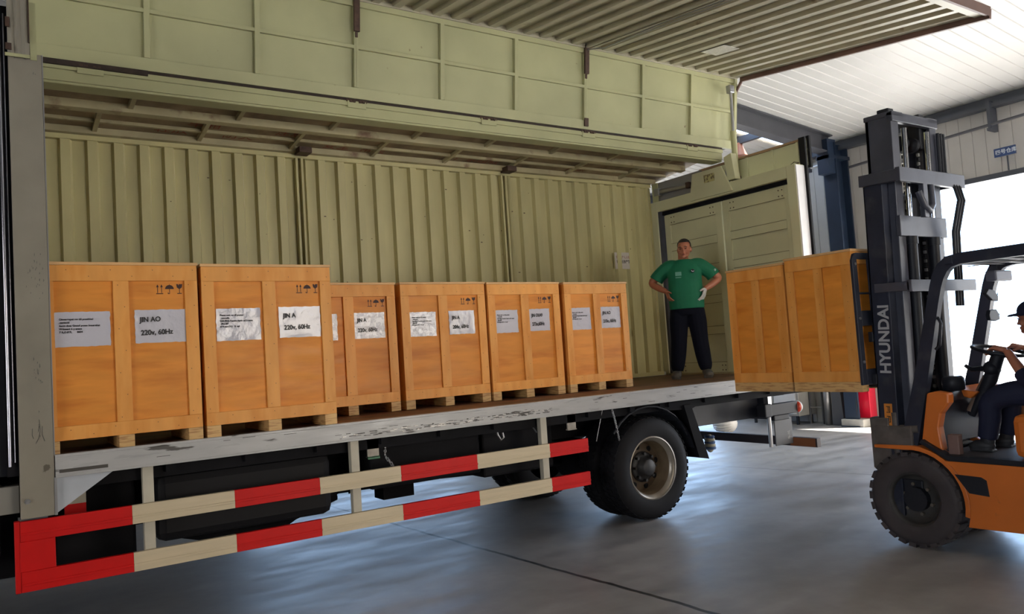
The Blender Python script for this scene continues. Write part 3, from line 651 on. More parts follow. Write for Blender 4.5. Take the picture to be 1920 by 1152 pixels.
# cab
g = MB(); g.prism([(-.10, .62), (-.10, 2.95), (-.35, 3.15), (-1.7, 3.1), (-2.3, 2.1), (-2.4, .6)], 1, .08, 2.27); cb = g.build('cab', P('cab_paint', (.015, .016, .02), .25), T, .05)
g = MB(); g.prism([(-.7, 2.0), (-.7, 2.75), (-1.5, 2.75), (-1.95, 2.05)], 1, .07, .085); g.build('side_window', P('glass_dark', (.02, .03, .035), .05), cb)
MB().box(-1.0, -.88, .05, .08, 1.7, 1.74).build('door_handle', chrome, cb, .01)
MB().box(-.095, -.012, .10, 2.2, 1.12, 3.95).build('corner_seal', blk2, T)
g = MB(); g.cyl((-.045, .02, 1.18), (-.045, .02, 3.95), .010, 10).cyl((-.02, .035, 1.2), (-.02, .035, 3.9), .005, 8); g.build('corner_rod', P('rod_gloss', (.35, .35, .4), .15, .9), T)
MB().box(-.06, .0, .04, .09, 1.12, 3.95).build('gap_strip', blk, T)
MB().box(-.35, -.002, .08, .3, .90, 1.06).build('bulkhead_bracket', P('bracket_cream', (.22, .21, .19), .5), T, .004)
MB().box(-.5, -.01, .25, .6, .5, .9).build('battery_box', blk, T, .01)

# ================================================================== crates
def icons_mesh(g, x, z, s, y):
    def pr(pts): g.prism([(x + a * s, z + b * s) for a, b in pts], 1, y - .001, y)
    for o in (0, .38):   # this way up
        pr([(o + .09, .12), (o + .15, .12), (o + .15, .7), (o + .24, .7), (o + .12, 1.0), (o, .7), (o + .09, .7)])
    pr([(-.02, 0), (.64, 0), (.64, .08), (-.02, .08)])
    u = [(1.25 + .42 * math.cos(t), .5 + .42 * math.sin(t)) for t in [PI * k / 10 for k in range(11)]]
    pr(u[::-1] + [(1.04, .58), (1.25, .5), (1.46, .58)]) if False else pr(u)
    pr([(1.22, .08), (1.28, .08), (1.28, .5), (1.22, .5)]); pr([(1.08, .0), (1.28, .0), (1.28, .07), (1.08, .07)]); pr([(1.08, .0), (1.14, .0), (1.14, .16), (1.08, .16)]); pr([(1.23, .9), (1.27, .9), (1.27, 1.02), (1.23, 1.02)])
    pr([(1.9, 1.0), (2.08, 1.0), (2.12, .84), (2.18, 1.0), (2.5, 1.0), (2.44, .66), (2.24, .5), (2.16, .5), (1.96, .66)])
    pr([(2.17, .08), (2.23, .08), (2.23, .5), (2.17, .5)]); pr([(1.98, 0), (2.42, 0), (2.42, .08), (1.98, .08)])
def label_mesh(x0, x1, z0, z1, y, rough=.004):
    g = MB(); n = 14; m = 10; vs = []
    for j in range(m + 1):
        for i in range(n + 1):
            x = x0 + (x1 - x0) * i / n; z = z0 + (z1 - z0) * j / m
            if i in (0, n): x += R.uniform(-1, 1) * .0025
            if j in (0, m): z += R.uniform(-1, 1) * .002
            vs.append((x, y - .001 - R.random() * rough * (.25 if 0 < i < n and 0 < j < m else 1), z))
    g.add(vs, [(j * (n + 1) + i, j * (n + 1) + i + 1, (j + 1) * (n + 1) + i + 1, (j + 1) * (n + 1) + i) for j in range(m) for i in range(n)], 0, True)
    return g
def crate(label, loc, W, H, D=.62, rot=0, ml=None, left=None, rtxt=None, lab=None, inked=True, group=None, glare=(False, False)):
    t = thing('wooden_crate', label, 'crate', loc, group, local=True); t.rotation_euler = (0, 0, rot)
    w, d = W / 2, D / 2; th = .018
    MB().box(-w + th, w - th, -d + th, d - th, .08, H - .02).build('plywood_panel', ply, t)
    MB().box(-w - .006, w + .006, -d - .006, d + .006, H - .02, H).build('lid', lidm, t, .003)
    for x in (-w, -.045, w - .09): MB().box(x, x + .09, -d, d, 0, .08).build('runner', footm, t, .003)
    nails = MB()
    def batten_(x0, x1, y0, y1, z0, z1, face):
        MB().box(x0, x1, y0, y1, z0, z1).build('batten', batten, t, .002)
        if face == 'f':
            L = max(x1 - x0, z1 - z0); k = max(2, int(L / .13))
            for i in range(k + 1):
                f = .03 + .94 * i / k
                if x1 - x0 > z1 - z0: px, pz = x0 + (x1 - x0) * f, z0 + (z1 - z0) * (.3 + .4 * (i % 2))
                else: px, pz = x0 + (x1 - x0) * (.3 + .4 * (i % 2)), z0 + (z1 - z0) * f
                nails.cyl((px, y0 - .0008, pz), (px, y0, pz), .0028, 6)
        elif face == 's':
            for i in range(7):
                pz = z0 + (z1 - z0) * (.05 + .15 * i)
                if z1 - z0 > .5: nails.cyl((x0 - .0008, (y0 + y1) / 2, pz), (x0, (y0 + y1) / 2, pz), .0028, 6)
    zb, zt = .08, H - .02; mx = -.045 if ml is None else ml
    batten_(-w, w, -d, -d + th, zt - .10, zt, 'f'); batten_(-w, w, -d, -d + th, zb, zb + .085, 'f')
    for x in (-w, mx, w - .08): batten_(x, x + (.09 if x == mx else .08), -d, -d + th, zb + .085, zt - .10, 'f')
    for sx in (-1, 1):
        a, b = (-w, -w + th) if sx < 0 else (w - th, w)
        batten_(a, b, -d + th, d, zt - .10, zt, 'n'); batten_(a, b, -d + th, d, zb, zb + .085, 'n')
        for y in (-d + th, -.04, d - .08): batten_(a, b, y, y + .08, zb + .085, zt - .10, 's')
    nails.build('nail_heads', nailm, t)
    yf = -d + th
    if inked:
        g = MB(); icons_mesh(g, w - .08 - .17, zt - .10 - .10 + .015, .062 if W < .9 else .064, yf - .0005); g.build('handling_symbols', stencil, t)
        (a0, a1, b0, b1, z0, z1) = lab
        l1 = label_mesh(a0, a1, z0, z1, yf - .002).build('shipping_label', film if glare[0] else paper, t)
        l2 = label_mesh(b0, b1, z0 + .004, z1 + .003, yf - .002).build('shipping_label', film if glare[1] else paper, t)
        M1 = frameM((a0 + .025, yf - .0075, z1 - .05), (1, 0, -.01), (0, 0, 1))
        text_mesh('label_text', left, .0155 * (a1 - a0) / .3, inkm, l1, M1, .0003, bold=.0006, spacing=1.25)
        a_, b_ = rtxt
        text_mesh('label_text', a_, .044, inkm, l2, frameM((b0 + .03, yf - .0075, z1 - .075), (1, 0, .02), (0, 0, 1)), .0003, bold=.0014, sx=(b1 - b0) / .33)
        text_mesh('label_text', b_, .046, inkm, l2, frameM((b0 + .033, yf - .0075, z1 - .16), (1, 0, .02), (0, 0, 1)), .0003, bold=.0014, sx=(b1 - b0) / .335)
    return t
LT = ['Oiwen+spet vw till possibled\n cantscid\n6acm doss Gnoof posan Imaerehat\nWdosect 6 y anecs\n7 R,O.8\u20187L      8604',
      'Please wait vw till posted.\n  ratonalle\nGeb (f(c)) Aupete Apsin n(Ct sases\n  Jike (f)F\nal N.epo.OO   8  uel']
YF = .03; Y2 = .73; D_ = .62
zc1 = 1.218
crate_specs = [
 ('tall orange crate labelled JIN AO, nearest to the front pillar', (.575, YF + D_ / 2, zc1), .91, 1.17, (-.375, -.07, .07, .375, .645, .86), LT[0], ('JIN AO', '220v, 60Hz'), (False, False), -.05),
 ('tall orange crate at the bed edge, second from the front pillar', (1.505, YF + D_ / 2 + .005, zc1), .90, 1.165, (-.362, -.065, .065, .365, .64, .86), LT[1], ('JIN A', '220v, 60Hz'), (False, False), -.045),
 ('darker set-back crate half hidden behind the second crate, film of its label all glare', (2.37, Y2 + D_ / 2 + .01, zc1), .86, 1.11, (-.36, -.10, .045, .325, .63, .85), LT[1], ('JIN A', '220v, 60Hz'), (True, True), -.045),
 ('set-back crate labelled 204v, 60Hz, fourth from the front pillar', (3.28, Y2 + D_ / 2, zc1), .86, 1.11, (-.35, -.09, .045, .31, .63, .845), LT[1], ('JIN A', '204v, 60Hz'), (True, False), -.06),
 ('set-back crate labelled JIN OLA9 273x,60Hz, second from the standing man', (4.15, Y2 + D_ / 2 - .01, zc1), .84, 1.105, (-.345, -.085, .045, .29, .625, .84), LT[1], ('JIN OLA9', '273x,60Hz'), (False, False), -.045),
 ('last crate of the row on the bed, nearest the man in green', (5.04, Y2 + D_ / 2 - .02, zc1), .82, 1.10, (-.34, -.085, .045, .31, .62, .84), LT[1], ('JIN AO', '210o, 66Hz'), (False, False), -.045)]
for k, (lb, loc, W, H, lab, lt, rt, gl, ml) in enumerate(crate_specs):
    crate(lb, loc, W, H, lab=lab, left=lt, rtxt=rt, glare=gl, ml=ml, rot=(0, .004, 0, -.006, .004, -.01)[k], group='wooden crates on the truck bed')
crate('crate at the tips of the forks, held against the truck bed', (5.955, -.89, 1.165), .87, 1.105, inked=False, group='crates lifted by the forklift')
crate('crate on the forks against the forklift backrest', (5.955, -1.527, 1.165), .87, 1.13, inked=False, group='crates lifted by the forklift')

# ================================================================== forklift
F = thing('forklift', 'orange forklift with dark tall mast lifting two crates', 'forklift', (6.06, -2.8, 0))
CX = 6.06
TM = Matrix.Translation((0, -1.868, .6)) @ Matrix.Rotation(.024, 4, 'X')
def mb(g, x0, x1, y0, y1, z0, z1, m=0): g.box(x0, x1, y0, y1, z0, z1, m, TM); return g
def mp_(x, y, z): return TM @ Vector((x, y, z))
def both(x0, x1): return ((x0, x1), (2 * CX - x1, 2 * CX - x0))
for x0, x1 in both(5.64, 5.78):
    g = MB(); inn = (x0 < CX)
    a, b = (x0, x0 + .025) if inn else (x1 - .025, x1)
    mb(g, a, b, -.14, 0, -.42, 2.24); mb(g, x0, x1, -.155, -.13, -.42, 2.24); mb(g, x0, x1, -.015, .0, -.42, 2.24)
    g.build('outer_mast_rail', navy, F, .004)
    g = MB(); xi0, xi1 = (x0 + .09, x0 + .19) if inn else (x1 - .19, x1 - .09); a, b = (xi0, xi0 + .02) if inn else (xi1 - .02, xi1)
    mb(g, a, b, -.20, -.0, -.1, 2.73); mb(g, xi0, xi1, -.215, -.19, -.1, 2.74); mb(g, xi0, xi1, -.03, -.0, -.1, 2.72); mb(g, xi0 + .03, xi1, -.13, -.10, -.1, 2.72)
    g.build('inner_mast_rail', navy2, F, .004)
    xc = x1 + .115 if inn else x0 - .115
    c_ = MB().cyl(mp_(xc, -.22, -.2), mp_(xc, -.22, 1.72), .040, 18).build('lift_cylinder', blk2, F)
    MB().cyl(mp_(xc, -.22, 1.72), mp_(xc, -.22, 2.62), .020, 14).build('piston_rod', chrome, c_)
    MB().cyl(mp_(xc, -.22, 1.70), mp_(xc, -.22, 1.76), .048, 18).build('cylinder_gland', blk2, c_)
    g = MB()
    for k in range(66):
        z = .1 + k * .036; q = mp_(xc + (.055 if inn else -.055), -.17, z); g.box(q.x - .012, q.x + .012, q.y - .008, q.y + .008, q.z - .012, q.z + .012, k % 2)
    g.build('lift_chain', [blk2, steel], F)
g = MB(); mb(g, 5.725, 6.39, -.23, -.18, 2.66, 2.735); mb(g, 5.725, 5.88, -.23, .01, 2.70, 2.74); mb(g, 6.24, 6.39, -.23, .01, 2.70, 2.74); g.build('mast_top_bar', navy2, F, .006)
for xx in (5.80, 6.24): mb(MB(), xx, xx + .08, -.16, -.06, 2.5, 2.79).build('mast_top_roller', blk2, F, .01)
g = MB(); mb(g, 5.60, 5.66, -.30, .01, 2.17, 2.26); mb(g, 5.60, 6.56, -.33, -.29, 2.16, 2.27); mb(g, 6.46, 6.52, -.30, .01, 2.17, 2.26); mb(g, 5.92, 5.98, -.33, -.29, 1.9, 2.2); g.build('mast_crossbar', navy2, F, .004)
g = MB(); mb(g, 5.72, 6.40, -.24, -.20, 1.76, 1.92); g.build('mast_crossbar', navy2, F, .004)
g = MB(); mb(g, 5.60, 5.66, -.34, -.06, 1.33, 1.40); mb(g, 5.60, 6.56, -.36, -.32, 1.32, 1.41); g.build('mast_crossbar', navy2, F, .004)
g = MB(); mb(g, 5.80, 6.38, -.12, -.09, .86, .98); g.build('mast_crossbar', P('lit_bar_beige', (.45, .36, .30), .5), F, .004)  # pale beige stands in for light falling on the tie bar
g = MB(); mb(g, 5.80, 6.30, -.13, -.06, .05, .55); mb(g, 5.92, 6.28, -.14, -.05, 1.0, 2.1); g.build('hose_cover', blk2, F, .01)
g = MB()
for q, xx in enumerate((6.36, 6.40, 6.44)):
    g.tube([mp_(xx, -.30, 1.2), mp_(xx, -.31, 1.8), mp_(xx + .02, -.36, 2.05), mp_(xx + .03, -.33, 2.16), mp_(xx, -.24, 2.3), mp_(xx, -.24, 2.62)], .014, 8)
g.build('hydraulic_hose', blk2, F)
g = MB(); g.tube([mp_(5.90, -.30, 2.1), mp_(5.92, -.33, 1.98), mp_(5.99, -.33, 1.95), mp_(6.05, -.32, 2.0), mp_(6.06, -.31, 2.16)], .026, 10); g.build('chain_anchor', navy2, F)
g = MB(); [MB().lathe([(0, -.02), (.06, -.02), (.05, -.005), (.05, .005), (.06, .02), (0, .02)], mp_(xx, -.14, 2.52), 0, 24).build('chain_pulley', blk2, F) for xx in (5.98, 6.14)]
# lettering and stickers on near rail
text_mesh('mast_lettering', 'HYUNDAI', .122, P('letter_silver', (.42, .42, .43), .4), F, frameM(mp_(5.638, -.125, .70), (0, -.048, 1), (0, 1, .048)), .0008, bold=.0035, sx=.98)
st = mb(MB(), 5.6375, 5.640, -.115, -.05, .30, .47).build('warning_sticker', P('sticker_orange', (.62, .22, .03), .5), F)
g = MB()
for zz in (.325, .40):
    mb(g, 5.636, 5.6374, -.098, -.068, zz, zz + .006); mb(g, 5.636, 5.6374, -.098, -.068, zz + .044, zz + .05); mb(g, 5.636, 5.6374, -.098, -.092, zz, zz + .05); mb(g, 5.636, 5.6374, -.086, -.080, zz + .01, zz + .044)
g.build('sticker_symbols', inkm, st)
mb(MB(), 5.92, 6.02, -.145, -.141, 1.08, 1.17).build('warning_sticker', P('sticker_pink', (.5, .16, .12), .5), F)
# carriage, backrest, forks
yb0, yb1 = -1.862, -1.838
g = MB()
def fr(x0, x1, z0, z1): g.box(x0, x1, yb0, yb1, z0, z1)
g.prism([(5.50, 1.22), (5.50, 2.20), (5.53, 2.25), (5.56, 2.26), (6.56, 2.26), (6.59, 2.25), (6.62, 2.20), (6.62, 1.22), (6.56, 1.22), (6.56, 2.21), (5.56, 2.21), (5.56, 1.22)], 1, yb0, yb1)
fr(5.56, 6.56, 1.93, 1.945); fr(5.56, 6.56, 1.68, 1.80); fr(5.56, 6.56, 1.22, 1.34)
for x in (5.72, 6.0, 6.28, 6.44): fr(x, x + .05, 1.34, 2.21)
g.build('load_backrest', navy, F, .004)
g = MB()
for x, z in ((5.53, 2.17), (5.53, 1.74), (5.53, 1.4), (5.75, 2.17)): g.cyl((x, yb0 - .008, z), (x, yb0, z), .012, 10)
g.build('backrest_bolts', steel, F)
g = MB(); g.box(5.62, 6.50, -1.90, -1.862, 1.22, 1.30).box(5.62, 6.50, -1.90, -1.862, 1.55, 1.63); g.build('fork_carriage', blk2, F, .004)
for x in (5.74, 6.26):
    MB().prism([(-1.838, 1.19), (-.62, 1.195), (-.62, 1.205), (-1.2, 1.235), (-1.80, 1.24), (-1.802, 1.24), (-1.802, 1.24), (-1.838, 1.24)], 0, x, x + .12).build('fork', blk2, F)
# front axle and lower frame
g = MB(); g.box(5.74, 6.38, -2.30, -1.95, .22, .52).box(5.70, 6.42, -2.2, -1.9, .40, .75); mb(g, 5.66, 6.46, -.3, .0, -.2, -.1); g.cyl((5.62, -2.12, .355), (6.5, -2.12, .355), .09, 18); g.build('front_axle', blk2, F, .01)
g = MB(); g.box(5.63, 5.72, -1.96, -1.80, .56, .96).box(5.622, 5.66, -2.14, -1.84, .74, .90); mb(g, 5.63, 5.70, -.22, -.02, .12, .20); g.cyl((5.66, -1.88, .86), (5.66, -2.18, .88), .035, 14).cyl((5.66, -2.0, .6), (5.66, -2.0, 1.0), .03, 12); g.build('mast_bracket', P('dusty_grey', (.10, .085, .075), .7, var=.3, vs=12), F, .012)
g = MB(); g.cyl((5.74, -2.0, .82), (5.76, -2.28, .9), .035, 14); g.build('tilt_cylinder', blk2, F)
def fl_wheel(x, y, r, w, rr, s, name='wheel'):
    # lathe about X axis; s=-1 outer side to -X
    c = (x, y, r); prof = [(rr, 0), (rr + .02, -.008), (r - .06, -.006), (r - .02, .0), (r - .012, .03), (r - .012, w - .03), (r - .02, w), (r - .06, w + .006), (rr, w)]
    g = MB(); g.lathe(prof, c, 0, 52); n = 26
    for k in range(n):
        t = 2 * PI * k / n; dt = 2 * PI / n * .34
        for xa, xb, off in ((-.004, w * .48, 0), (w * .52, w + .004, .5)):
            tt = t + off * 2 * PI / n; vs = []
            for q in (r - .03, r):
                for a in (tt - dt, tt + dt):
                    for xx in (xa, xb): vs.append((c[0] + xx, c[1] + q * math.cos(a), c[2] + q * math.sin(a)))
            g.add(vs, [(0, 1, 3, 2), (4, 6, 7, 5), (0, 4, 5, 1), (2, 3, 7, 6), (0, 2, 6, 4), (1, 5, 7, 3)])
    o = g.build(name, rubber_d, F)
    xo = x if s < 0 else x + w
    MB().lathe([(rr + .008, -.006), (rr + .008, .006), (rr - .008, .008), (rr - .02, .03), (rr - .03, .07), (rr * .55, .075), (0, .07)], (xo, y, r), 0, 44, 0, -s).build('wheel_rim', P('fl_rim', (.055, .05, .045), .6, .3, var=.3, vs=12), o)
    MB().lathe([(rr * .42, .07), (rr * .42, .035), (rr * .36, .025), (0, .025)], (xo, y, r), 0, 28, 0, -s).build('wheel_hub', P('fl_hub', (.13, .11, .08), .6, .2, var=.3, vs=20), o)
    for k in range(6):
        a = 2 * PI * k / 6 + .3; q = rr * .56; MB().cyl((xo - s * .075, y + q * math.cos(a), r + q * math.sin(a)), (xo - s * .045, y + q * math.cos(a), r + q * math.sin(a)), .013, 8).build('lug_nut', P('lug_tan', (.12, .10, .075), .6), o)
fl_wheel(5.60, -2.12, .355, .235, .20, -1); fl_wheel(6.285, -2.12, .355, .235, .20, 1)
fl_wheel(5.68, -3.75, .27, .18, .15, -1); fl_wheel(6.26, -3.75, .27, .18, .15, 1)
# body
wc = (-2.12, .355)
arc = [(wc[0] - .405 * math.sin(a), wc[1] + .405 * math.cos(a)) for a in [math.radians(d) for d in range(-6, 111, 9)]]
arc2 = [(wc[0] - .372 * math.sin(a), wc[1] + .372 * math.cos(a)) for a in [math.radians(d) for d in range(-6, 111, 9)]]
g = MB(); g.prism([(-1.84, .752), (-1.84, .728)] + arc2 + arc[::-1], 0, 5.60, 5.78)
g.build('front_fender', orange, F, .004)
g = MB(); g.prism([(-1.84, .752), (-1.84, .728)] + arc2 + arc[::-1], 0, 6.34, 6.52); g.build('front_fender', orange, F, .004)
side = [p for p in arc if p[0] < -2.42][::1]
for xa, xb in ((5.60, 5.66), (6.46, 6.52)):
    g = MB(); g.prism([(-2.36, .665)] + side + [(-2.50, .205), (-3.85, .24), (-3.85, .665)], 0, xa, xb); sp = g.build('side_panel', orange, F, .006)
    xs = xa - .003 if xa < 6 else xb
    MB().prism([(-2.44, .575), (-2.62, .57), (-2.655, .55), (-2.665, .44), (-2.53, .45)], 0, xs, xs + .003).build('side_recess', blk2, sp)
g = MB(); g.box(5.66, 6.46, -3.85, -2.36, .3, .62); g.build('chassis', blk2, F)
g = MB(); g.prism([(-2.20, .785), (-2.22, .81), (-2.39, .705), (-3.5, .70), (-3.5, .665), (-2.40, .665)], 0, 5.60, 5.68); g.build('step_edge', blk2, F, .003)
MB().box(5.66, 6.46, -2.95, -2.28, .655, .70).build('floor_plate', matgrey, F, .003)
g = MB(); g.prism([(-2.20, .80), (-2.27, 1.15), (-2.34, 1.165), (-2.43, 1.15), (-2.425, 1.08), (-2.36, 1.0), (-2.335, .90), (-2.35, .73)], 0, 5.64, 5.72); g.build('front_cowl', orange, F, .012)
g = MB(); g.prism([(-2.20, .75), (-2.26, 1.13), (-2.34, 1.15), (-2.36, 1.08), (-2.28, .75)], 0, 5.72, 6.42); g.build('dashboard', P('dash_dark', (.03, .03, .04), .5), F, .01)
g = MB(); g.prism([(-2.26, 1.12), (-2.26, 1.165), (-2.46, 1.13), (-2.40, 1.08)], 0, 6.0, 6.48); g.build('dash_cover', orange, F, .01)
g = MB(); g.prism([(-2.20, .80), (-2.27, 1.15), (-2.34, 1.165), (-2.43, 1.15), (-2.425, 1.08), (-2.36, 1.0), (-2.335, .90), (-2.35, .73)], 0, 6.42, 6.5); g.build('front_cowl', orange, F, .012)
g = MB(); g.box(5.70, 6.44, -3.72, -2.80, .70, 1.0); g.build('seat_hood', orange, F, .05)
g = MB(); g.prism([(-3.72, .22), (-3.72, 1.05), (-4.15, 1.0), (-4.32, .8), (-4.32, .3), (-4.2, .22)], 0, 5.60, 6.52); g.build('counterweight', orange, F, .05)
g = MB(); g.box(5.85, 6.27, -3.35, -2.86, 1.0, 1.09).box(5.85, 6.27, -3.46, -3.34, 1.05, 1.55); g.build('driver_seat', blk2, F, .04)
MB().box(5.66, 5.72, -2.46, -2.38, .705, .85).build('fire_notice_box', P('pedal_box', (.20, .12, .10), .6, var=.2), F, .008)
# overhead guard
for x0, x1 in both(5.64, 5.70):
    g = MB(); pth = [(-2.10, .76), (-2.25, 1.30), (-2.375, 1.80), (-2.41, 1.93), (-2.435, 2.0), (-2.47, 2.06), (-2.52, 2.10), (-2.60, 2.115), (-3.2, 2.12), (-3.8, 2.07), (-3.92, 2.0), (-3.96, 1.85), (-3.98, 1.05)]
    ws = [.13, .10, .085, .085, .088, .09, .088, .08, .08, .08, .08, .08, .07]; lo = []; hi = []
    for i, p in enumerate(pth):
        a = Vector(pth[max(0, i - 1)]); b = Vector(pth[min(len(pth) - 1, i + 1)]); dd = (b - a).normalized(); nn = Vector((-dd.y, dd.x)) * ws[i] / 2
        lo.append(tuple(Vector(p) + nn)); hi.append(tuple(Vector(p) - nn))
    for i in range(len(pth) - 1): g.prism([lo[i], lo[i + 1], hi[i + 1], hi[i]], 0, x0, x1)
    g.build('guard_leg', navy if x0 < 6 else P('guard_far', (.04, .04, .06), .45), F)
g = MB(); g.box(5.62, 6.50, -2.56, -2.50, 2.08, 2.14)
for k in range(9): g.box(5.70, 6.42, -2.70 - k * .15, -2.66 - k * .15, 2.08, 2.12)
g.box(5.66, 6.46, -3.95, -3.88, 2.0, 2.1).box(5.70, 6.42, -3.9, -2.62, 2.125, 2.135); g.build('overhead_guard', navy, F, .004)
g = MB(); g.box(5.70, 5.705, -3.4, -2.62, 2.05, 2.056); g.build('roof_edge_strip', steel, F)
g = MB(); g.tube([(5.66, -2.32, 1.72), (5.66, -2.40, 1.70), (5.66, -2.415, 1.66), (5.66, -2.39, 1.50), (5.66, -2.36, 1.47)], .012, 8); g.build('grab_handle', blk2, F)
# steering
A = Matrix.Translation((6.08, -2.60, 1.43)) @ Matrix.Rotation(math.radians(14), 4, 'X')
g = MB(); g.tube([A @ Vector((.175 * math.cos(t), .175 * math.sin(t), 0)) for t in [2 * PI * k / 36 for k in range(36)]], .0135, 10, 0, closed=True)
for a in (.6, 2.54, 4.71): g.tube([A @ Vector((0, 0, -.03)), A @ Vector((.09 * math.cos(a), .09 * math.sin(a), -.02)), A @ Vector((.17 * math.cos(a), .17 * math.sin(a), 0))], [.022, .016, .010], 8)
g.lathe([(0, .0), (.035, -.005), (.04, -.03), (.03, -.05)], A @ Vector((0, 0, 0)), 2, 20)
sw = g.build('steering_wheel', blk2, F)
g = MB(); g.tube([A @ Vector((0, 0, -.03)), (6.08, -2.52, 1.22), (6.08, -2.36, .95)], [.045, .05, .03], 14); g.ell((6.08, -2.54, 1.30), (.07, .06, .06)); g.tube([(6.08, -2.47, 1.30), (6.02, -2.42, 1.30), (5.98, -2.40, 1.33)], [.022, .018, .014], 8); g.build('steering_column', blk2, F)
g = MB(); g.tube([(6.08, -2.50, 1.24), (6.08, -2.36, .98)], [.03, .034], 12); g.build('column_sleeve', P('sleeve_tan', (.2, .13, .09), .5), F)
g = MB(); g.lathe([(0, .05), (.06, .05), (.075, .035), (.08, 0), (.075, -.05), (.05, -.06), (0, -.06)], (5.88, -2.35, 1.21), 2, 26); pod = g.build('instrument_pod', blk2, F)
MB().lathe([(0, .052), (.052, .052)], (5.88, -2.35, 1.21), 2, 26).build('pod_glass', P('pod_glass', (.12, .13, .18), .1), pod)
for k, yy in enumerate((-2.62, -2.69, -2.76)):
    l = MB().cyl((6.36, yy, 1.0), (6.36, yy + .01, 1.24), .006, 8).build('control_lever', steel, F)
    MB().ell((6.36, yy + .01, 1.26), (.020, .020, .026)).build('lever_knob', blk2, l)
g = MB(); g.box(6.30, 6.45, -2.9, -2.3, .9, 1.02); g.build('lever_console', P('console_orange', (.5, .2, .08), .5), F, .02)
# work lamp and mirrors near far leg
l = MB().box(6.20, 6.46, -2.58, -2.50, 1.955, 2.035).build('work_lamp', P('lamp_grey', (.13, .13, .16), .5), F, .012)
MB().cyl((6.33, -2.53, 2.03), (6.33, -2.53, 2.14), .004, 6).build('lamp_stem', blk2, l)
g = MB(); g.prism([(6.08, 1.86), (6.13, 1.895), (6.22, 1.885), (6.27, 1.84), (6.265, 1.80), (6.17, 1.81)], 1, -2.55, -2.52); m_ = g.build('rear_view_mirror', blk2, F, .006); MB().cyl((6.30, -2.53, 1.85), (6.46, -2.46, 1.87), .004, 6).build('mirror_arm', P('arm_pale', (.5, .5, .55), .4), m_)
g = MB(); g.prism([(6.10, 1.70), (6.12, 1.735), (6.22, 1.74), (6.26, 1.70), (6.26, 1.66), (6.20, 1.65), (6.11, 1.66)], 1, -2.55, -2.52); m_ = g.build('rear_view_mirror', blk2, F, .006); MB().cyl((6.30, -2.53, 1.70), (6.46, -2.44, 1.72), .004, 6).build('mirror_arm', P('arm_pale', (.5, .5, .55), .4), m_)

# ================================================================== people
def remeshed(g, name, mat, parent, voxel=.007, smooth=5):
    me = bpy.data.meshes.new('tmp'); me.from_pydata(g.v, [], g.f)
    bm = bmesh.new(); bm.from_mesh(me); bmesh.ops.remove_doubles(bm, verts=bm.verts, dist=1e-6); bmesh.ops.recalc_face_normals(bm, faces=bm.faces); bm.to_mesh(me); bm.free()
    o = bpy.data.objects.new('tmp', me); COL.objects.link(o)
    m = o.modifiers.new('r', 'REMESH'); m.mode = 'VOXEL'; m.voxel_size = voxel; m.use_smooth_shade = True
    m = o.modifiers.new('s', 'SMOOTH'); m.factor = .5; m.iterations = smooth
    bpy.context.view_layer.update()
    me2 = bpy.data.meshes.new_from_object(o.evaluated_get(bpy.context.evaluated_depsgraph_get())); me2.name = name
    bpy.data.objects.remove(o); bpy.data.meshes.remove(me)
    me2.materials.clear(); me2.materials.append(mat)
    for p in me2.polygons: p.use_smooth = True; p.material_index = 0
    r = bpy.data.objects.new(name, me2); COL.objects.link(r); attach(r, parent); return r
def spl(pts, rad, n=5):
    pts = [Vector(p) for p in pts]; out = []; ro = []; k = len(pts)
    for i in range(k - 1):
        p0 = pts[max(i - 1, 0)]; p1 = pts[i]; p2 = pts[i + 1]; p3 = pts[min(i + 2, k - 1)]
        for j in range(n):
            t = j / n; q = .5 * ((2 * p1) + (p2 - p0) * t + (2 * p0 - 5 * p1 + 4 * p2 - p3) * t * t + (3 * p1 - p0 - 3 * p2 + p3) * t ** 3)
            out.append(q); ro.append(rad[i] * (1 - t) + rad[i + 1] * t)
    out.append(pts[-1]); ro.append(rad[-1]); return out, ro
def limb(g, pts, rad, n=14): a, b = spl(pts, rad); g.tube(a, b, n)
def loft(g, rings, n=24):
    vs = []
    for (cx, cy, cz, rx, ry) in rings:
        for j in range(n):
            t = 2 * PI * j / n; c_, s_ = math.cos(t), math.sin(t); e = .85
            vs.append((cx + rx * abs(c_) ** e * (1 if c_ > 0 else -1), cy + ry * abs(s_) ** e * (1 if s_ > 0 else -1), cz))
    k = len(rings); fs = [(i * n + j, i * n + (j + 1) % n, (i + 1) * n + (j + 1) % n, (i + 1) * n + j) for i in range(k - 1) for j in range(n)]
    fs += [list(range(n))[::-1], [(k - 1) * n + j for j in range(n)]]
    g.add(vs, fs, 0, True)
def hand(g, w, dirv, pn, side, curl=.5, s=1.0):
    # w wrist, dirv towards fingers, pn palm normal; five separate fingers
    d = Vector(dirv).normalized(); p = Vector(pn).normalized(); p = (p - d * p.dot(d)).normalized(); a = d.cross(p).normalized() * side
    w = Vector(w)
    for i in range(5): g.ell(w + d * (.015 + .018 * i) * s, (.022 * s, .022 * s, .022 * s), 0, 10)
    for i in range(4):
        base = w + d * .085 * s + a * (i - 1.5) * .021 * s
        g.tube([w + d * .02 * s + a * (i - 1.5) * .012 * s, base], [.014 * s, .0105 * s], 8)
        l = (.068, .078, .072, .058)[i] * s; q = [base]; dd = d.copy()
        for k in range(3):
            dd = (dd * math.cos(curl * .8) + p * math.sin(curl * .8)).normalized(); q.append(q[-1] + dd * l / 2.4)
        g.tube(q, [.0098 * s, .0092 * s, .0085 * s, .007 * s], 8)
    t0 = w + d * .02 * s - a * .022 * s
    g.tube([t0, t0 + (d * .5 - a * .75 + p * .25).normalized() * .035 * s, t0 + (d * .75 - a * .6 + p * .45).normalized() * .07 * s], [.015 * s, .0115 * s, .009 * s], 8)
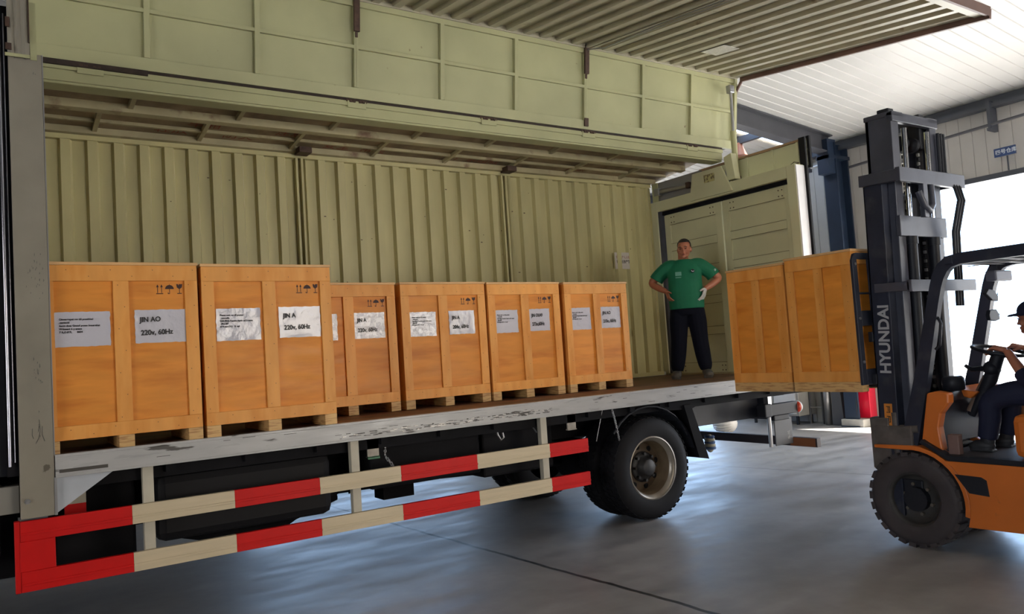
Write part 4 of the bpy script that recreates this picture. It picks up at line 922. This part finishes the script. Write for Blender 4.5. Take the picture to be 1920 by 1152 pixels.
def head(g, c, yaw=0, tilt=0, s=1.0):
    Rm = Matrix.Rotation(yaw, 3, 'Z') @ Matrix.Rotation(tilt, 3, 'X'); c = Vector(c)
    def E(o, r): g.ell(c + Rm @ (Vector(o) * s), tuple(q * s for q in r), 0, 20, Rm)
    E((0, .008, .03), (.076, .094, .088)); E((0, -.012, -.03), (.066, .076, .075)); E((0, -.035, -.075), (.047, .045, .034)); E((0, -.082, -.092), (.022, .016, .018))
    E((0, -.092, -.018), (.011, .012, .026)); E((0, -.103, -.033), (.015, .014, .012)); E((0, -.08, .022), (.052, .016, .012)); E((-.043, -.062, -.035), (.022, .02, .022)); E((.043, -.062, -.035), (.022, .02, .022))
    E((0, -.09, -.062), (.024, .012, .006)); E((0, -.088, -.072), (.021, .012, .006))
    for q in (-1, 1): E((q * .078, .008, -.01), (.009, .020, .032))
    return lambda o: c + Rm @ (Vector(o) * s), Rm
def face_parts(at, Rm, t, s=1.0):
    for q in (-1, 1):
        e = MB().ell(at((q * .031, -.0865, .002)), (.0125 * s, .005 * s, .0045 * s), 0, 12, Rm).build('eye', eyem, t)
        MB().tube([at((q * .014, -.0925, .020)), at((q * .032, -.0925, .026)), at((q * .05, -.079, .021))], [.003 * s, .0045 * s, .002 * s], 6).build('eyebrow', hair, t)
    g = MB().tube([at((-.022, -.092, -.067)), at((0, -.0985, -.065)), at((.022, -.092, -.067))], [.002 * s, .0055 * s, .002 * s], 8); g.build('mouth', lipm, t)

# --- man standing on the bed
MN = thing('person', 'man in green T-shirt and dark trousers standing with hands on hips on the bed', 'person', (6.70, 1.06, 1.216), local=True)
MN.rotation_euler = (0, 0, math.radians(-46))
g = MB()
loft(g, [(0, 0, .76, .14, .10), (0, 0, .84, .165, .12), (0, -.01, .95, .165, .125), (0, -.015, 1.08, .17, .13), (0, 0, 1.22, .175, .115), (0, .005, 1.33, .17, .095), (0, .01, 1.385, .10, .07)])
limb(g, [(0, .02, 1.34), (0, .012, 1.40), (0, -.0, 1.48)], [.07, .062, .058])
for q in (-1, 1):
    limb(g, [(q * .165, .01, 1.33), (q * .29, .03, 1.24), (q * .385, .05, 1.155), (q * .30, -.01, 1.08), (q * .215, -.06, 1.03)], [.062, .052, .042, .040, .028])
    limb(g, [(q * .085, 0, .80), (q * .11, -.01, .62), (q * .125, -.01, .45), (q * .145, .01, .28), (q * .165, .01, .07)], [.085, .075, .055, .05, .038])
    g.ell((q * .17, -.05, .045), (.04, .11, .035))
    hand(g, (q * .222, -.055, 1.035), (-q * .25, -.35, -.85), (-q * 1, .1, -.2), q, .35)
at, Rm = head(g, (.02, -.03, 1.518), yaw=-.18, tilt=.06)
remeshed(g, 'body', skin, MN, .006, 4)
face_parts(at, Rm, MN)
g = MB(); g.ell(at((0, .014, .045)), (.080, .096, .084), 0, 22, Rm); g.ell(at((0, .035, .01)), (.081, .082, .08), 0, 22, Rm)
hb = g.build('hair', hair, MN)
bm = bmesh.new(); bm.from_mesh(hb.data); Ri = Rm.inverted(); c0 = at((0, 0, 0))
bmesh.ops.delete(bm, geom=[v for v in bm.verts if (lambda l: (l.y < -.03 and l.z < .058) or (l.z < -.05) or (abs(l.x) > .07 and l.z < .0 and l.y < .02))(Ri @ (v.co - c0))], context='VERTS'); bm.to_mesh(hb.data); bm.free()
g = MB()
loft(g, [(0, 0, .815, .20, .15), (0, -.005, .90, .205, .158), (0, -.015, 1.02, .198, .160), (0, -.015, 1.15, .195, .155), (0, -.0, 1.26, .195, .135), (0, .008, 1.335, .175, .11), (0, .012, 1.382, .115, .088), (0, .012, 1.40, .078, .074)])
for q in (-1, 1): limb(g, [(q * .09, .01, 1.315), (q * .175, .015, 1.318), (q * .29, .035, 1.235), (q * .335, .04, 1.18)], [.082, .088, .082, .086])
remeshed(g, 't_shirt', shirt_m, MN, .007, 6)
g = MB(); g.box(-.105, -.035, -.1605, -.158, 1.20, 1.245).box(-.105, -.04, -.161, -.158, 1.175, 1.185); g.build('chest_print', P('print_pale', (.12, .32, .24), .7), MN)
g = MB(); g.ell((.095, -.150, 1.245), (.022, .012, .022), 0, 16); em = g.build('chest_emblem', inkm, MN); g = MB(); g.tube([(.082, -.163, 1.25), (.088, -.165, 1.238), (.10, -.165, 1.236), (.108, -.162, 1.244)], .004, 6); g.build('emblem_curve', white_m, em)
MB().ell((.350, -.030, 1.245), (.013, .010, .016), 0, 14).build('sleeve_badge', P('badge_pale', (.4, .5, .45), .7), MN)
g = MB()
loft(g, [(0, 0, .74, .165, .125), (0, 0, .80, .188, .14), (0, 0, .86, .185, .142)])
for q in (-1, 1): limb(g, [(q * .085, 0, .80), (q * .105, -.005, .66), (q * .12, -.012, .46), (q * .14, .005, .28), (q * .158, .01, .15), (q * .162, .005, .09)], [.115, .110, .095, .090, .080, .058])
remeshed(g, 'trousers', trouser, MN, .008, 5)
MB().box(.178, .186, -.06, -.03, .62, .66).build('trouser_logo', white_m, MN)
for q in (-1, 1):
    g = MB(); g.ell((q * .17, .02, .07), (.055, .07, .065)); g.ell((q * .18, -.07, .05), (.058, .11, .048)); g.ell((q * .19, -.12, .04), (.055, .06, .038)); g.box(q * .18 - .05, q * .18 + .05, -.15, .07, .0, .03)
    remeshed(g, 'shoe', shoe, MN, .006, 5)
g = MB(); hand(g, (.224, -.058, 1.04), (-.25, -.35, -.85), (-1, .1, -.2), 1, .35, 1.12); remeshed(g, 'glove', glove, MN, .005, 2)

# --- forklift driver
DR = thing('person', 'forklift driver in navy cap and dark overalls with a hand on the steering wheel', 'person', (6.08, -3.06, 0), local=True)
DR.rotation_euler = (0, 0, PI)
g = MB()
loft(g, [(0, 0, 1.06, .15, .12), (0, 0, 1.14, .16, .12), (0, -.03, 1.28, .16, .115), (0, -.06, 1.40, .17, .11), (0, -.085, 1.50, .15, .09), (0, -.10, 1.54, .09, .07)])
limb(g, [(0, -.10, 1.50), (0, -.13, 1.58), (0, -.16, 1.64)], [.065, .058, .055])
for q in (-1, 1):
    limb(g, [(q * .17, -.08, 1.47), (q * .24, -.10, 1.34), (q * .25, -.16, 1.22), (q * .20, -.26, 1.33), (q * .15, -.335, 1.43)], [.055, .048, .042, .036, .027])
    limb(g, [(q * .09, -.02, 1.13), (q * .13, -.30, 1.14), (q * .15, -.46, 1.08), (q * .14, -.50, .95), (q * .14, -.54, .80)], [.08, .07, .055, .05, .04])
    hand(g, (q * .15, -.34, 1.435), (-q * .1, -.9, .25), (0, -.3, -1), q, .75)
at, Rm = head(g, (0, -.21, 1.665), tilt=.12)
remeshed(g, 'body', skin, DR, .007, 4); face_parts(at, Rm, DR)
g = MB(); g.ell(at((0, .01, .05)), (.086, .104, .075), 0, 22, Rm); g.ell(at((0, .01, .035)), (.087, .106, .03), 0, 22, Rm)
for k in range(7): g.ell(at(((k - 3) * .018, -.115 + abs(k - 3) * .006, .038 - abs(k - 3) * .003)), (.02, .055, .007), 0, 12, Rm)
remeshed(g, 'cap', capm, DR, .006, 3)
g = MB()
loft(g, [(0, 0, 1.04, .18, .15), (0, 0, 1.14, .185, .145), (0, -.03, 1.28, .18, .14), (0, -.06, 1.40, .19, .13), (0, -.085, 1.50, .165, .105), (0, -.10, 1.545, .085, .08)])
for q in (-1, 1): limb(g, [(q * .12, -.08, 1.46), (q * .19, -.09, 1.43), (q * .245, -.11, 1.33), (q * .255, -.16, 1.225), (q * .22, -.22, 1.28)], [.07, .075, .065, .062, .058])
remeshed(g, 'jacket', capm, DR, .008, 5)
g = MB(); loft(g, [(0, 0, 1.0, .16, .13), (0, 0, 1.06, .18, .15), (0, 0, 1.14, .175, .14)])
for q in (-1, 1): limb(g, [(q * .09, -.02, 1.11), (q * .13, -.30, 1.13), (q * .155, -.47, 1.07), (q * .15, -.50, .93), (q * .145, -.53, .80)], [.10, .092, .078, .072, .066])
remeshed(g, 'trousers', capm, DR, .008, 5)
for q in (-1, 1):
    yo = -.10 if q > 0 else 0
    g = MB(); g.ell((q * .145, -.53 , .80), (.045, .05, .08)); g.ell((q * .145, -.57 , .745), (.046, .09, .042)); g.ell((q * .145, -.61 , .735), (.045, .06, .032)); g.box(q * .145 - .04, q * .145 + .04, -.65, -.49, .702, .72)
    remeshed(g, 'boot', P('boot_dark', (.03, .03, .032), .6), DR, .006, 4)
